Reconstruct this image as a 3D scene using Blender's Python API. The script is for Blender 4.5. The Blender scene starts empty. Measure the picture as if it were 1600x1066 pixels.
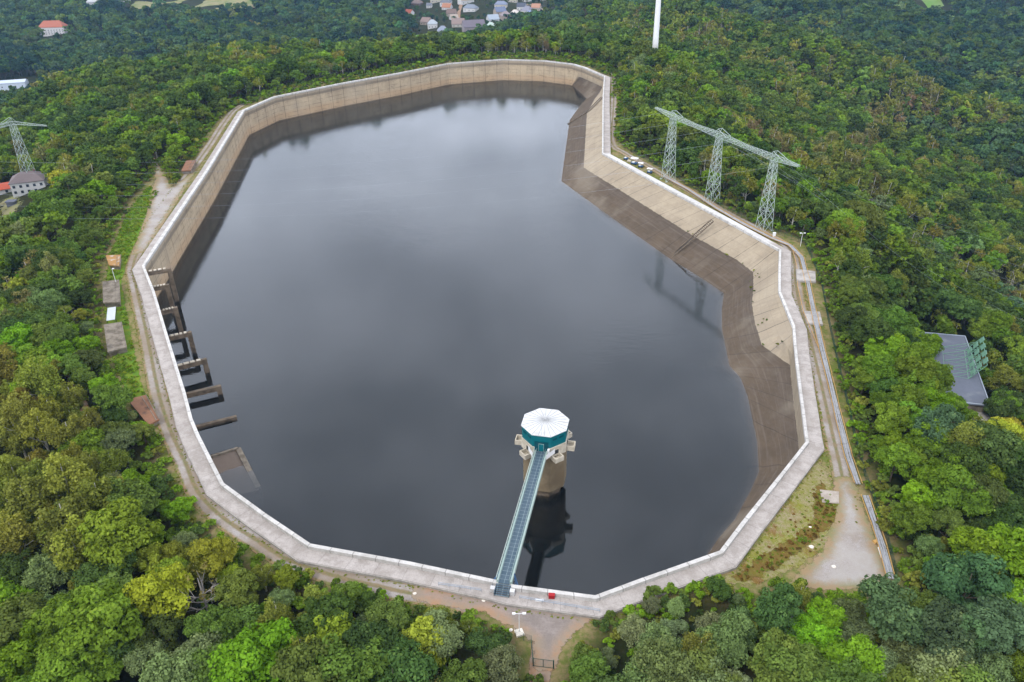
import bpy, bmesh, math, random
import numpy as np
from mathutils import Vector, Matrix
random.seed(7); rng=np.random.default_rng(7)
sc=bpy.context.scene; COL=sc.collection
# ------------------------------------------------------------------ camera maths
H=120.;F=1244.;TH=math.radians(30.5);RO=math.radians(-1.07)
def Rx(a):c,s=math.cos(a),math.sin(a);return np.array([[1,0,0],[0,c,-s],[0,s,c]])
def Rz(a):c,s=math.cos(a),math.sin(a);return np.array([[c,-s,0],[s,c,0],[0,0,1]])
R=Rx(math.pi/2-TH)@Rz(RO); CAM=np.array([0,0,H])
def U(px,py,z=0.):
    d=R@np.array([(px-800)/F,-(py-533)/F,-1.]);return CAM+d*((z-H)/d[2])
def Pm(p):
    q=(np.atleast_2d(np.asarray(p,float))-CAM)@R
    zc=-q[:,2]; zs=np.where(zc>1,zc,1)
    return 800+F*q[:,0]/zs, 533-F*q[:,1]/zs, zc
cd=bpy.data.cameras.new('camera'); cam=bpy.data.objects.new('camera',cd); COL.objects.link(cam)
cd.sensor_width=36; cd.lens=36*F/1600; cd.clip_end=12000; cd.clip_start=1
M4=np.eye(4); M4[:3,:3]=R; M4[:3,3]=CAM; cam.matrix_world=Matrix(M4.tolist()); sc.camera=cam
# ------------------------------------------------------------------ object helpers
def tag(o,label=None,cat=None,group=None,kind=None):
    if label:o['label']=label
    if cat:o['category']=cat
    if group:o['group']=group
    if kind:o['kind']=kind
    return o
def empty(name,loc=(0,0,0),rz=0,label=None,cat=None,group=None):
    o=bpy.data.objects.new(name,None);COL.objects.link(o);o.location=[float(v) for v in loc];o.rotation_euler=(0,0,rz);o.empty_display_size=.5
    return tag(o,label,cat,group)
def mobj(name,verts,faces,mat,parent=None,smooth=False,mats=None,mi=None):
    me=bpy.data.meshes.new(name);me.from_pydata([tuple(map(float,v)) for v in verts],[],[tuple(map(int,f)) for f in faces]);me.update()
    if mats:
        for m in mats:me.materials.append(m)
        if mi is not None:me.polygons.foreach_set('material_index',mi)
    elif mat:me.materials.append(mat)
    if smooth:me.polygons.foreach_set('use_smooth',[True]*len(me.polygons))
    o=bpy.data.objects.new(name,me);COL.objects.link(o)
    if parent:o.parent=parent
    return o
class MB:
    def __init__(s):s.v=[];s.f=[]
    def add(s,v,f):
        n=len(s.v);s.v+=[tuple(map(float,p)) for p in v];s.f+=[tuple(i+n for i in q) for q in f];return s
    def box(s,c,size,rz=0,rx=0):
        x,y,z=size[0]/2,size[1]/2,size[2]/2;cc,ss=math.cos(rz),math.sin(rz);out=[]
        for a in (-1,1):
            for b in (-1,1):
                for d in (-1,1):
                    X,Y,Z=a*x,b*y,d*z
                    out.append((c[0]+X*cc-Y*ss,c[1]+X*ss+Y*cc,c[2]+Z))
        return s.add(out,[(0,1,3,2),(4,6,7,5),(0,4,5,1),(2,3,7,6),(0,2,6,4),(1,5,7,3)])
    def bar(s,a,b,r,n=4,r2=None):
        a=np.array(a,float);b=np.array(b,float);d=b-a;L=np.linalg.norm(d)
        if L<1e-6:return s
        d/=L;u=np.cross(d,[0,0,1.]) 
        if np.linalg.norm(u)<1e-3:u=np.array([1.,0,0])
        u/=np.linalg.norm(u);w=np.cross(d,u);r2=r if r2 is None else r2;v=[]
        for p,rr in ((a,r),(b,r2)):
            for k in range(n):
                t=2*math.pi*(k+.5)/n;v.append(p+rr*(u*math.cos(t)+w*math.sin(t)))
        f=[(k,(k+1)%n,n+(k+1)%n,n+k) for k in range(n)]+[tuple(range(n))[::-1],tuple(range(n,2*n))]
        return s.add(v,f)
    def prism(s,pts,z0,z1):
        n=len(pts);z0=[z0]*n if np.isscalar(z0) else z0;z1=[z1]*n if np.isscalar(z1) else z1
        return s.add([(p[0],p[1],z0[i]) for i,p in enumerate(pts)]+[(p[0],p[1],z1[i]) for i,p in enumerate(pts)],
          [tuple(range(n))[::-1],tuple(range(n,2*n))]+[(k,(k+1)%n,n+(k+1)%n,n+k) for k in range(n)])
    def build(s,name,mat,parent=None,smooth=False):return mobj(name,s.v,s.f,mat,parent,smooth)
def setattr_(o,name,arr,dom='POINT',typ='FLOAT'):
    a=o.data.attributes.new(name,typ,dom);arr=np.asarray(arr,np.float32 if typ!='INT' else np.int32).ravel()
    a.data.foreach_set({'FLOAT':'value','INT':'value','FLOAT_VECTOR':'vector','FLOAT_COLOR':'color'}[typ],arr)
# ------------------------------------------------------------------ materials
class NT:
    def __init__(s,name):
        s.m=bpy.data.materials.new(name);s.m.use_nodes=True;s.t=s.m.node_tree;s.t.nodes.clear()
        s.out=s.n('ShaderNodeOutputMaterial')
    def n(s,typ,**k):
        x=s.t.nodes.new(typ)
        for a,b in k.items():
            if a.startswith('i_'):
                x.inputs[a[2:].replace('_',' ')].default_value=b
            else:setattr(x,a,b)
        return x
    def l(s,a,b):s.t.links.new(a,b)
    def set(s,sock,v):
        if hasattr(v,'links'):s.l(v,sock)
        else:sock.default_value=v
    def pos(s):return s.n('ShaderNodeNewGeometry').outputs['Position']
    def attr(s,name,typ='GEOMETRY',o='Fac'):return s.n('ShaderNodeAttribute',attribute_name=name,attribute_type=typ).outputs[o]
    def noise(s,scale,vec=None,detail=3,rough=.6,o='Fac',dist=0):
        x=s.n('ShaderNodeTexNoise');x.inputs['Scale'].default_value=scale;x.inputs['Detail'].default_value=detail;x.inputs['Roughness'].default_value=rough;x.inputs['Distortion'].default_value=dist
        s.l(vec if vec is not None else s.pos(),x.inputs['Vector']);return x.outputs[o]
    def ramp(s,v,lo,hi,a=0.,b=1.):
        x=s.n('ShaderNodeMapRange',clamp=True,interpolation_type='SMOOTHSTEP');s.set(x.inputs[0],v)
        for i,k in enumerate((lo,hi,a,b)):x.inputs[i+1].default_value=k
        return x.outputs[0]
    def math(s,op,a,b=0.,c=0.):
        x=s.n('ShaderNodeMath',operation=op);s.set(x.inputs[0],a);s.set(x.inputs[1],b);s.set(x.inputs[2],c);return x.outputs[0]
    def mix(s,f,a,b,mode='MIX'):
        x=s.n('ShaderNodeMix',data_type='RGBA',blend_type=mode);s.set(x.inputs[0],f)
        for sk,v in ((x.inputs[6],a),(x.inputs[7],b)):
            if hasattr(v,'links'):s.l(v,sk)
            else:sk.default_value=(*v,1) if len(v)==3 else v
        return x.outputs[2]
    def sep(s,v):
        x=s.n('ShaderNodeSeparateXYZ');s.l(v,x.inputs[0]);return x.outputs
    def comb(s,a,b,c=0.):
        x=s.n('ShaderNodeCombineXYZ');s.set(x.inputs[0],a);s.set(x.inputs[1],b);s.set(x.inputs[2],c);return x.outputs[0]
    def bump(s,h,strength=.5,dist=.1):
        x=s.n('ShaderNodeBump');x.inputs['Strength'].default_value=strength;x.inputs['Distance'].default_value=dist;s.l(h,x.inputs['Height']);return x.outputs[0]
    def finish(s,col,rough=.85,normal=None,metal=0,alpha=None,spec=.3):
        b=s.n('ShaderNodeBsdfPrincipled')
        if hasattr(col,'links'):s.l(col,b.inputs['Base Color'])
        else:b.inputs['Base Color'].default_value=(*col,1)
        s.set(b.inputs['Roughness'],rough);b.inputs['Metallic'].default_value=metal;b.inputs['Specular IOR Level'].default_value=spec
        if normal:s.l(normal,b.inputs['Normal'])
        if alpha is not None:s.set(b.inputs['Alpha'],alpha)
        s.l(b.outputs[0],s.out.inputs[0]);return s.m
def simple(name,col,rough=.8,var=.25,scale=1.5,metal=0,bump=0,dirt=None):
    t=NT(name);n=t.noise(scale,detail=5,rough=.65);n2=t.noise(scale*7,detail=3)
    k=t.math('ADD',t.math('MULTIPLY',n,var*1.4),t.math('MULTIPLY',n2,var*.6));k=t.math('ADD',k,1-var)
    c=t.mix(1.,col,t.comb(k,k,k),'MULTIPLY')
    if dirt:c=t.mix(t.ramp(t.noise(scale*.6,detail=6),.52,.68),c,dirt)
    return t.finish(c,rough,t.bump(n2,bump,.05) if bump else None,metal)
def concrete(name,col,dark,joint=0,scale=.5):
    t=NT(name);n=t.noise(scale,detail=6,rough=.7);n2=t.noise(scale*9,detail=4,rough=.7)
    c=t.mix(t.ramp(n,.38,.66),col,dark);c=t.mix(t.ramp(n2,.4,.75,0,.45),c,dark)
    if joint:
        u=t.attr('u');f=t.math('FRACT',t.math('DIVIDE',u,joint));e=t.math('MINIMUM',f,t.math('SUBTRACT',1.,f))
        c=t.mix(t.ramp(e,.012,.02,.6,0.),c,tuple(x*.35 for x in dark))
        cell=t.n('ShaderNodeTexWhiteNoise',noise_dimensions='1D');t.l(t.math('FLOOR',t.math('DIVIDE',u,joint)),cell.inputs['W'])
        c=t.mix(t.math('MULTIPLY',cell.outputs[0],.35),c,dark)
    return t.finish(c,.9,t.bump(n2,.3,.05))
M={}
M['coping']=concrete('coping_white',(.74,.75,.76),(.52,.52,.52),0,.25)
M['conc']=concrete('pale_concrete',(.46,.43,.40),(.28,.26,.24),0,.4)
M['cream']=concrete('cream_concrete',(.62,.57,.48),(.45,.40,.31),0,.6)
M['oldconc']=concrete('weathered_concrete',(.26,.225,.18),(.12,.10,.075),0,.5)
M['pier']=concrete('wet_brown_concrete',(.21,.165,.12),(.09,.07,.05),0,.5)
M['shaft']=concrete('stained_shaft_concrete',(.27,.215,.135),(.185,.14,.085),0,.12)
M['white']=simple('white_paint',(.80,.81,.82),.5,.06)
M['roofwhite']=simple('white_membrane',(.62,.63,.64),.55,.12,.5,dirt=(.50,.50,.49))
M['seam']=simple('seam_grey',(.36,.37,.38),.6,.1)
M['teal']=simple('teal_cladding',(.0,.125,.15),.45,.25,.8)
M['tealdark']=simple('dark_teal_louver',(.0,.06,.08),.5,.1)
M['palegreen']=simple('pale_green_paint',(.33,.44,.41),.5,.25,.9)
M['deck']=None
M['dark']=simple('dark_metal',(.03,.035,.04),.6,.2)
M['blue']=simple('blue_steel',(.03,.09,.2),.5,.2)
M['pylon']=simple('grey_green_steel',(.40,.475,.44),.55,.2,.8)
M['rack']=simple('light_green_steel',(.17,.34,.24),.5,.1)
M['fencegreen']=simple('dark_green_fence',(.01,.06,.045),.6,.2)
M['rail']=simple('grey_rail',(.35,.4,.47),.45,.1,1,0)
M['wood']=simple('yellow_timber_rail',(.50,.30,.10),.7,.35,3)
M['red']=simple('red_paint',(.35,.01,.015),.5,.15)
M['zinc']=simple('corrugated_zinc',(.62,.66,.70),.35,.12,1,.3)
M['pipe']=simple('dusty_grey_pipe',(.31,.32,.35),.6,.5,1.2,dirt=(.22,.21,.2))
M['pipe2']=simple('dull_grey_pipe',(.36,.36,.36),.6,.5,1.5,dirt=(.18,.16,.14))
M['stonepad']=concrete('worn_pad_concrete',(.44,.39,.34),(.33,.28,.235),0,.5)
M['stone']=simple('pale_stone',(.75,.70,.62),.9,.2)
M['rust']=simple('rusty_slab',(.24,.12,.07),.9,.4,.6,dirt=(.12,.07,.05))
M['moss']=simple('mossy_slab',(.36,.20,.07),.9,.4,.9,dirt=(.45,.42,.38))
M['slate']=simple('slate_roof',(.13,.14,.18),.8,.25,.5)
M['roofdark']=simple('dark_membrane_roof',(.12,.135,.175),.75,.3,.18,dirt=(.17,.19,.22))
M['glass']=simple('window_dark',(.04,.05,.07),.2,.1)
M['bark']=simple('bark_brown',(.09,.07,.05),.95,.4,4)
M['birchbark']=simple('birch_bark',(.48,.46,.42),.9,.5,3)
M['deadbark']=simple('bare_branch_grey',(.36,.33,.30),.9,.35,3)
# deck grating
t=NT('deck_grating');p=t.pos();v=t.n('ShaderNodeTexBrick');t.l(p,v.inputs['Vector']);v.inputs['Scale'].default_value=1
for k,x in (('Color1',(.085,.125,.16,1)),('Color2',(.06,.10,.135,1)),('Mortar',(.24,.31,.34,1))):v.inputs[k].default_value=x
v.inputs['Brick Width'].default_value=1.1;v.inputs['Row Height'].default_value=1.1;v.inputs['Mortar Size'].default_value=.045;v.offset=0
mp=t.n('ShaderNodeMapping');t.l(p,mp.inputs[0]);mp.inputs['Rotation'].default_value=(0,0,math.radians(12.6));t.l(mp.outputs[0],v.inputs['Vector'])
M['deck']=t.finish(t.mix(t.ramp(t.noise(6,detail=4),.35,.7,0,.5),v.outputs[0],(.03,.06,.09)),.6)
# foliage: tint from the instancer / object, leaf tone from the mesh
t=NT('foliage_leaves');tint=t.attr('tint','INSTANCER','Color');lv=t.attr('lv')
k=t.ramp(lv,0,1,.66,1.42);c=t.mix(1.,tint,t.comb(k,k,k),'MULTIPLY')
c=t.mix(t.ramp(lv,.8,1,0,.25),c,(.30,.30,.06))
d=t.n('ShaderNodeBsdfDiffuse');t.l(c,d.inputs[0]);tr=t.n('ShaderNodeBsdfTranslucent');t.l(t.mix(1.,c,(1.1,1.2,.5),'MULTIPLY'),tr.inputs[0])
ms=t.n('ShaderNodeMixShader');ms.inputs[0].default_value=.22;t.l(d.outputs[0],ms.inputs[1]);t.l(tr.outputs[0],ms.inputs[2]);t.l(ms.outputs[0],t.out.inputs[0]);M['leaf']=t.m
# basin lining (walls and slope): u along the wall, v height, s = slope flag
def lining():
    t=NT('basin_lining');g=t.pos();z=t.sep(g)[2];u=t.attr('u');s=t.attr('s')
    n=t.noise(.12,detail=6,rough=.65);nf=t.noise(1.3,detail=5,rough=.7)
    tan=t.mix(t.ramp(n,.35,.65),(.40,.335,.245),(.315,.26,.19))
    tan=t.mix(t.ramp(nf,.4,.75,0,.35),tan,(.26,.21,.15))
    # vertical run-off streaks
    st=t.noise(1,t.comb(t.math('MULTIPLY',u,.55),t.math('MULTIPLY',z,.05),0),detail=5,rough=.7)
    tan=t.mix(t.ramp(st,.5,.72,0,.42),tan,(.20,.17,.13))
    # walls: grey upper band, orange tide band near the water, pour lines
    gz=t.math('ADD',z,t.math('MULTIPLY',t.math('SUBTRACT',nf,.5),1.2))
    wt_=t.mix(1.,tan,(1.38,1.33,1.25),'MULTIPLY')
    w=t.mix(t.ramp(gz,-4.6,-2.9,0,.38),wt_,(.20,.175,.14))
    w=t.mix(t.math('MULTIPLY',t.ramp(gz,-4.4,-3.6),t.ramp(gz,-2.9,-2.2,.6,0)),w,(.15,.125,.095))
    w=t.mix(t.ramp(gz,-2.3,-1.6,0,.3),w,(.42,.38,.32))
    w=t.mix(t.ramp(z,-12.5,-9,.55,0),w,(.50,.33,.19))
    f=t.math('FRACT',t.math('DIVIDE',z,2.35));e=t.math('MINIMUM',f,t.math('SUBTRACT',1.,f))
    jl=t.math('MULTIPLY',t.ramp(e,.02,.07,1,0),t.ramp(t.noise(.25,detail=3),.42,.62,.05,.75))
    w=t.mix(jl,w,(.10,.08,.06))
    # tan vs dark slope: old waterline
    gb=t.noise(.5,detail=4,rough=.6)
    zz=t.math('ADD',z,t.math('MULTIPLY',t.math('SUBTRACT',gb,.5),.5))
    dk=t.mix(t.ramp(n,.35,.65),(.116,.086,.059),(.090,.067,.046))
    dk=t.mix(t.ramp(t.noise(1,t.comb(t.math('MULTIPLY',u,.25),t.math('MULTIPLY',z,.9),0),detail=5),.45,.7,0,.5),dk,(.14,.112,.088))
    dk=t.mix(t.ramp(nf,.5,.8,0,.5),dk,(.07,.055,.045))
    dk=t.mix(t.ramp(zz,-12,-8,.0,.3),dk,(.09,.075,.065))
    sil=t.noise(1,t.comb(t.math('MULTIPLY',u,.03),t.math('MULTIPLY',z,2.2),7.),detail=4,rough=.7)
    dk=t.mix(t.ramp(sil,.5,.68,0,.45),dk,(.17,.14,.115))
    sl=t.mix(t.ramp(zz,-7.6,-7.4),dk,tan)
    f=t.math('FRACT',t.math('DIVIDE',z,1.9));e2=t.math('MINIMUM',f,t.math('SUBTRACT',1.,f))
    sl=t.mix(t.ramp(e2,.02,.05,.12,0),sl,(.08,.065,.055))
    c=t.mix(s,w,sl)
    f=t.math('FRACT',t.math('DIVIDE',u,9.));e=t.math('MINIMUM',f,t.math('SUBTRACT',1.,f))
    c=t.mix(t.math('MULTIPLY',t.ramp(e,.008,.022,1,0),t.ramp(n,.35,.6,.35,.8)),c,(.05,.04,.035))
    f=t.math('FRACT',t.math('DIVIDE',u,3.));e=t.math('MINIMUM',f,t.math('SUBTRACT',1.,f))
    c=t.mix(t.ramp(e,.01,.04,.07,0),c,(.06,.05,.04))
    # rare dark patches
    pt=t.noise(.09,detail=5,rough=.75,dist=1.)
    c=t.mix(t.ramp(pt,.6,.72,0,.6),c,(.11,.09,.065))
    ps=t.noise(1,t.comb(t.math('MULTIPLY',u,.9),t.math('MULTIPLY',z,.12),3.),detail=5,rough=.75)
    c=t.mix(t.ramp(ps,.55,.75,0,.35),c,(.16,.13,.10))
    c=t.mix(t.ramp(t.noise(.03,detail=4,rough=.6),.5,.65,0,.22),c,(.48,.42,.33))
    return t.finish(c,.92,t.bump(nf,.25,.08),spec=.2)
M['lining']=lining()
# walkway with painted white stretch
t=NT('walkway_concrete');n=t.noise(.35,detail=6,rough=.7);n2=t.noise(4,detail=4,rough=.7)
c=t.mix(t.ramp(n,.38,.64),(.49,.45,.425),(.345,.31,.285));c=t.mix(t.ramp(n2,.42,.7,0,.5),c,(.21,.19,.17))
c=t.mix(t.attr('white'),c,t.mix(t.ramp(n,.4,.7,0,.4),(.68,.68,.68),(.50,.49,.47)))
u=t.attr('u');f=t.math('FRACT',t.math('DIVIDE',u,6.));e=t.math('MINIMUM',f,t.math('SUBTRACT',1.,f));c=t.mix(t.ramp(e,.006,.016,.4,0),c,(.12,.11,.1))
cell=t.n('ShaderNodeTexWhiteNoise',noise_dimensions='1D');t.l(t.math('FLOOR',t.math('DIVIDE',u,6.)),cell.inputs['W']);c=t.mix(t.math('MULTIPLY',cell.outputs[0],.3),c,(.34,.30,.27))
M['walk']=t.finish(c,.9,t.bump(n2,.3,.04))
t=NT('coping_concrete');n=t.noise(.3,detail=6,rough=.75);n2=t.noise(2.2,detail=5,rough=.75)
a_=t.mix(t.ramp(n,.36,.64),(.56,.54,.52),(.40,.385,.36));b_=t.mix(t.ramp(n,.4,.66,0,.8),(.63,.625,.61),(.42,.405,.38));c=t.mix(t.attr('white'),a_,b_);c=t.mix(t.ramp(n2,.5,.72,0,.5),c,(.27,.255,.23))
u=t.attr('u');f=t.math('FRACT',t.math('DIVIDE',u,5.));e=t.math('MINIMUM',f,t.math('SUBTRACT',1.,f));c=t.mix(t.ramp(e,.008,.022,.75,0),c,(.10,.09,.08))
M['walkcop']=t.finish(c,.9,t.bump(n2,.3,.04))
def sheetmat(name,build,fade=1.2):
    t=NT(name);e=t.attr('e');n=t.noise(.55,detail=5,rough=.7)
    a=t.ramp(t.math('ADD',e,t.math('MULTIPLY',t.math('SUBTRACT',n,.5),fade*2.6)),0,.35)
    return t.finish(build(t),.95,t.bump(t.noise(5,detail=4),.4,.06),alpha=a,spec=.1)
def _gravel(t):
    n=t.noise(.3,detail=6,rough=.7);n2=t.noise(5,detail=4,rough=.8)
    c=t.mix(t.ramp(n,.35,.68),(.40,.37,.355),(.30,.25,.205));c=t.mix(t.ramp(n2,.35,.75,0,.55),c,(.15,.125,.10))
    c=t.mix(t.ramp(t.noise(1.1,detail=5),.58,.75,0,.5),c,(.46,.43,.39));return c
def _track(t):
    c=_gravel(t);r=t.math('ABSOLUTE',t.attr('r'));n=t.noise(.7,detail=5,rough=.7)
    r=t.math('ADD',r,t.math('MULTIPLY',t.math('SUBTRACT',n,.5),.35))
    g=t.mix(t.ramp(n,.4,.65),(.22,.165,.09),(.13,.14,.045))
    c=t.mix(t.ramp(t.noise(.06,detail=3),.42,.6,0,.65),c,(.24,.185,.13));c=t.mix(t.ramp(r,.08,.28,.9,0),c,g);c=t.mix(t.ramp(r,.55,.8,0,.9),c,t.mix(t.ramp(n,.4,.6),(.28,.18,.09),(.15,.16,.04)));return c
def _asph(t):
    n=t.noise(.22,detail=6,rough=.7);c=t.mix(t.ramp(n,.38,.62),(.30,.26,.24),(.235,.20,.18))
    c=t.mix(t.ramp(t.noise(3,detail=4),.4,.75,0,.4),c,(.16,.13,.11))
    c=t.mix(t.ramp(t.attr('e'),.3,3.4,.75,0),c,t.mix(t.ramp(n,.4,.6),(.38,.21,.10),(.32,.25,.17)));return c
def _dry(t):
    n=t.noise(.16,detail=6,rough=.7);n2=t.noise(1.6,detail=5,rough=.75)
    c=t.mix(t.ramp(n,.36,.6),(.20,.195,.03),(.27,.225,.13));c=t.mix(t.ramp(n2,.44,.60,0,.75),c,(.15,.17,.015))
    c=t.mix(t.ramp(t.noise(.12,detail=4,dist=.6),.50,.62,0,.8),c,(.17,.085,.025));c=t.mix(t.ramp(t.noise(3.3,detail=4),.56,.7,0,.8),c,(.38,.33,.25));return c
def _field(t):
    n=t.noise(.05,detail=5);return t.mix(t.ramp(n,.35,.65),(.27,.24,.13),(.17,.20,.07))
def _meadow(t):
    n=t.noise(.03,detail=5);return t.mix(t.ramp(n,.35,.65),(.13,.25,.05),(.18,.25,.08))
def _path(t):
    n=t.noise(.4,detail=6,rough=.7);return t.mix(t.ramp(n,.38,.64),(.30,.17,.09),(.28,.22,.17))
def _weed(t):
    n=t.noise(.5,detail=6,rough=.7);return t.mix(t.ramp(n,.38,.64),(.10,.20,.02),(.17,.22,.02))
def _yard(t):
    c=_gravel(t);n=t.noise(.4,detail=5,rough=.7);e=t.math('ADD',t.attr('e'),t.math('MULTIPLY',t.math('SUBTRACT',n,.5),5.))
    return t.mix(t.ramp(e,.5,3.6,.85,0),t.mix(t.ramp(t.noise(.15,detail=5),.42,.6,0,.6),c,(.42,.40,.38)),t.mix(t.ramp(n,.42,.6),(.29,.20,.10),(.19,.18,.05)))
M['gravel']=sheetmat('gravel',_yard);M['track']=sheetmat('gravel_track',_track,.5);M['asph']=sheetmat('worn_asphalt',_asph)
M['dry']=sheetmat('dry_grass_ground',_dry,1.5);M['field']=sheetmat('stubble_field',_field,5);M['meadow']=sheetmat('meadow_grass',_meadow,3);M['path']=sheetmat('earth_path',_path,.6);M['weedground']=sheetmat('weedy_ground',_weed,1.)
# ground
t=NT('forest_ground');n=t.noise(.05,detail=6,rough=.7);n2=t.noise(.9,detail=5,rough=.75)
c=t.mix(t.ramp(n,.4,.6),(.020,.030,.010),(.034,.036,.014));c=t.mix(t.ramp(n2,.45,.7,0,.6),c,(.05,.04,.02))
d=t.attr('open');c2=t.mix(t.ramp(t.noise(.35,detail=6,rough=.7),.38,.6),(.13,.15,.035),(.26,.20,.10));c2=t.mix(t.ramp(n2,.45,.7,0,.6),c2,(.09,.14,.02))
M['ground']=t.finish(t.mix(d,c,c2),1.,t.bump(n2,.5,.2),spec=.05)
# ------------------------------------------------------------------ basin sections: (crest, mid, water) pixel traces; None = vertical
V=None
S=[((772,906),V,V),((640,878),V,V),((485,850),V,V),((415,803),V,V),((349,755),V,V),((311,680),V,V),((300,654),V,V),((289,612),V,V),((278,577),V,V),((259,515),V,V),((241,455),V,V),((225,415),V,V),
((242,390),V,V),((270,348),V,V),((325,266),V,V),((382,172),V,V),((430,151),V,V),((535,130),V,V),((625,114),V,V),((700,99),V,V),((785,92.5),V,V),((850,94.5),V,V),((893,99.5),V,V),
((911,105),V,(895,134)),((944,119),V,(917,154)),((942,150),(929,155),(903,170)),((941.5,175),(917,178),(890,188)),((941,239),(912,262),(877,283)),
((1065,307),(1018,328),(970,350)),((1130,342),(1085,370),(1045,403)),((1190,375),(1150,405),(1100,437)),((1218,390),(1177,426),(1131,458)),((1217,425),(1177,452),(1128,485)),((1217,455),(1175,475),(1128,500)),
((1228,482),(1179,502),(1128,515)),((1239,509),(1190,539),(1135,547)),((1241,537),V,(1140,572)),((1245,575),V,(1157,590)),((1250,615),V,(1168,618)),((1254,645),V,(1173,642)),((1257,670),V,(1183,689)),((1260,690),V,(1186,737)),
((1230,728),V,(1173,767)),((1205,759),V,(1149,811)),((1160,815),V,(1124,840)),((1125,861),V,(1106,866)),((1060,884),V,V),((1000,905),V,V),((930,931),V,V),((802,914),V,V)]
NS=len(S);WZ=-15.;BZ=-24.
C=np.array([U(*s[0],0)[:2] for s in S])
Mid=np.array([U(*s[1],-7.5)[:2] if s[1] else C[i] for i,s in enumerate(S)])
W=np.array([U(*s[2],WZ)[:2] if s[2] else C[i] for i,s in enumerate(S)])
B=W+(W-Mid)*((WZ-BZ)/7.5)
# vertical-ish walls get a slight batter
flag=np.array([1. if s[2] else 0. for s in S])
def catm(A,k,closed=True):
    return A
def dens(arrs,step=3.):
    """subdivide all section arrays together"""
    out=[[] for _ in arrs];n=len(arrs[0])
    for i in range(n):
        j=(i+1)%n;L=np.linalg.norm(np.atleast_1d(arrs[0][j]-arrs[0][i]));m=max(1,int(L/step))
        for q in range(m):
            f=q/m
            for o,a in zip(out,arrs):o.append(a[i]*(1-f)+a[j]*f)
    return [np.array(o) for o in out]
def seg_u(A):
    d=np.linalg.norm(np.roll(A,-1,0)-A,axis=1);return np.concatenate([[0],np.cumsum(d)[:-1]])
Cd,Md,Wd,Bd,Fd=dens([C,Mid,W,B,flag],3.)
n=len(Cd);ud=seg_u(Cd)
basin=empty('basin_wall',(0,0,0),0,'long pale concrete wall and sloped bank enclosing the dark water basin','reservoir wall')
vv=[];at=[];ss=[]
zs=[0,-.9,-3.75,-7.5,-11.25,-15,BZ]
def inner(i,z):
    if z>=-.9:return Cd[i]
    if z>=-7.5:
        f=(z+.9)/(-6.6);return Cd[i]*(1-f)+Md[i]*f
    if z>=-15:
        f=(z+7.5)/-7.5;return Md[i]*(1-f)+Wd[i]*f
    f=(z+15)/(BZ+15);return Wd[i]*(1-f)+Bd[i]*f
outw=[]
for z in zs:
    for i in range(n):
        p=inner(i,z);vv.append((p[0],p[1],z));at.append(ud[i]);ss.append(1. if (np.linalg.norm(Md[i]-Cd[i])>1.5 and z<-.5 or (Fd[i]>.5 and (z<=-7.5 or Cd[i][1]<230))) else 0.)
ff=[]
for r in range(len(zs)-1):
    for i in range(n):
        j=(i+1)%n;ff.append((r*n+i,r*n+j,(r+1)*n+j,(r+1)*n+i))
lin=mobj('wall_lining',vv,ff,M['lining'],basin)
setattr_(lin,'u',at);setattr_(lin,'s',ss)
# crest: mitred offsets outwards (left of clockwise travel)
def offset(A,w):
    m=len(A);w=np.full(m,w) if np.isscalar(w) else w;out=[]
    for i in range(m):
        a=A[i]-A[i-1];b=A[(i+1)%m]-A[i];a=a/np.linalg.norm(a);b=b/np.linalg.norm(b)
        na=np.array([-a[1],a[0]]);nb=np.array([-b[1],b[0]]);q=na+nb;q/=np.linalg.norm(q);k=1/max(.55,q@na)
        out.append(A[i]+q*w[i]*k)
    return np.array(out)
cw=np.array([.75 if s[0][1]>740 else (1.25 if (s[0][0]<640 and s[0][1]<400) else (.72 if s[0][0]<500 else .62)) for s in S])
wq=np.array([.30 if s[0][1]>700 or (s[0][0]>1200 and s[0][1]>600) else .85 for s in S])
wt=np.array([1. if (s[0][0]>600 and s[0][1]<118 and s[0][0]<943) or (941<=s[0][0]<=1217.5 and 239<=s[0][1]<=389) else 0. for s in S])
O1=offset(C,cw);O2=offset(C,4.0);O3=offset(C,4.2)
def strip(name,A,Bp,zt,zb,mat,par,inner_side=True,wh=None):
    A_,B_,w_=dens([A,Bp,wt if wh is None else wh],3.)
    if wh is None:w_=(w_>.97).astype(float)
    uu=seg_u(A_);m=len(A_);v=[(*p,zt) for p in A_]+[(*p,zt) for p in B_]+[(*p,zb) for p in A_]+[(*p,zb) for p in B_];f=[]
    for i in range(m):
        j=(i+1)%m
        f+=[(i,i+m,j+m,j),(i+m,i+3*m,j+3*m,j+m)]
        if inner_side:f.append((i+2*m,i,j,j+2*m))
    o=mobj(name,v,f,mat,par);setattr_(o,'u',np.tile(uu,4));setattr_(o,'white',np.tile(w_,4));return o
Cin=offset(C,-.12)
strip('coping',Cin,O1,0.,-.9,M['walkcop'],basin,True,wq)
strip('walkway',O1,O2,-.9,-1.15,M['walk'],basin,False)
strip('outer_face',offset(C,3.8),O3,-1.0,-4.0,M['conc'],basin,False)
# basin floor
fl=MB();fl.add([(*p,BZ) for p in Bd],[tuple(range(n))[::-1]]);fl.build('floor_slab',M['lining'],basin)
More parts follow.
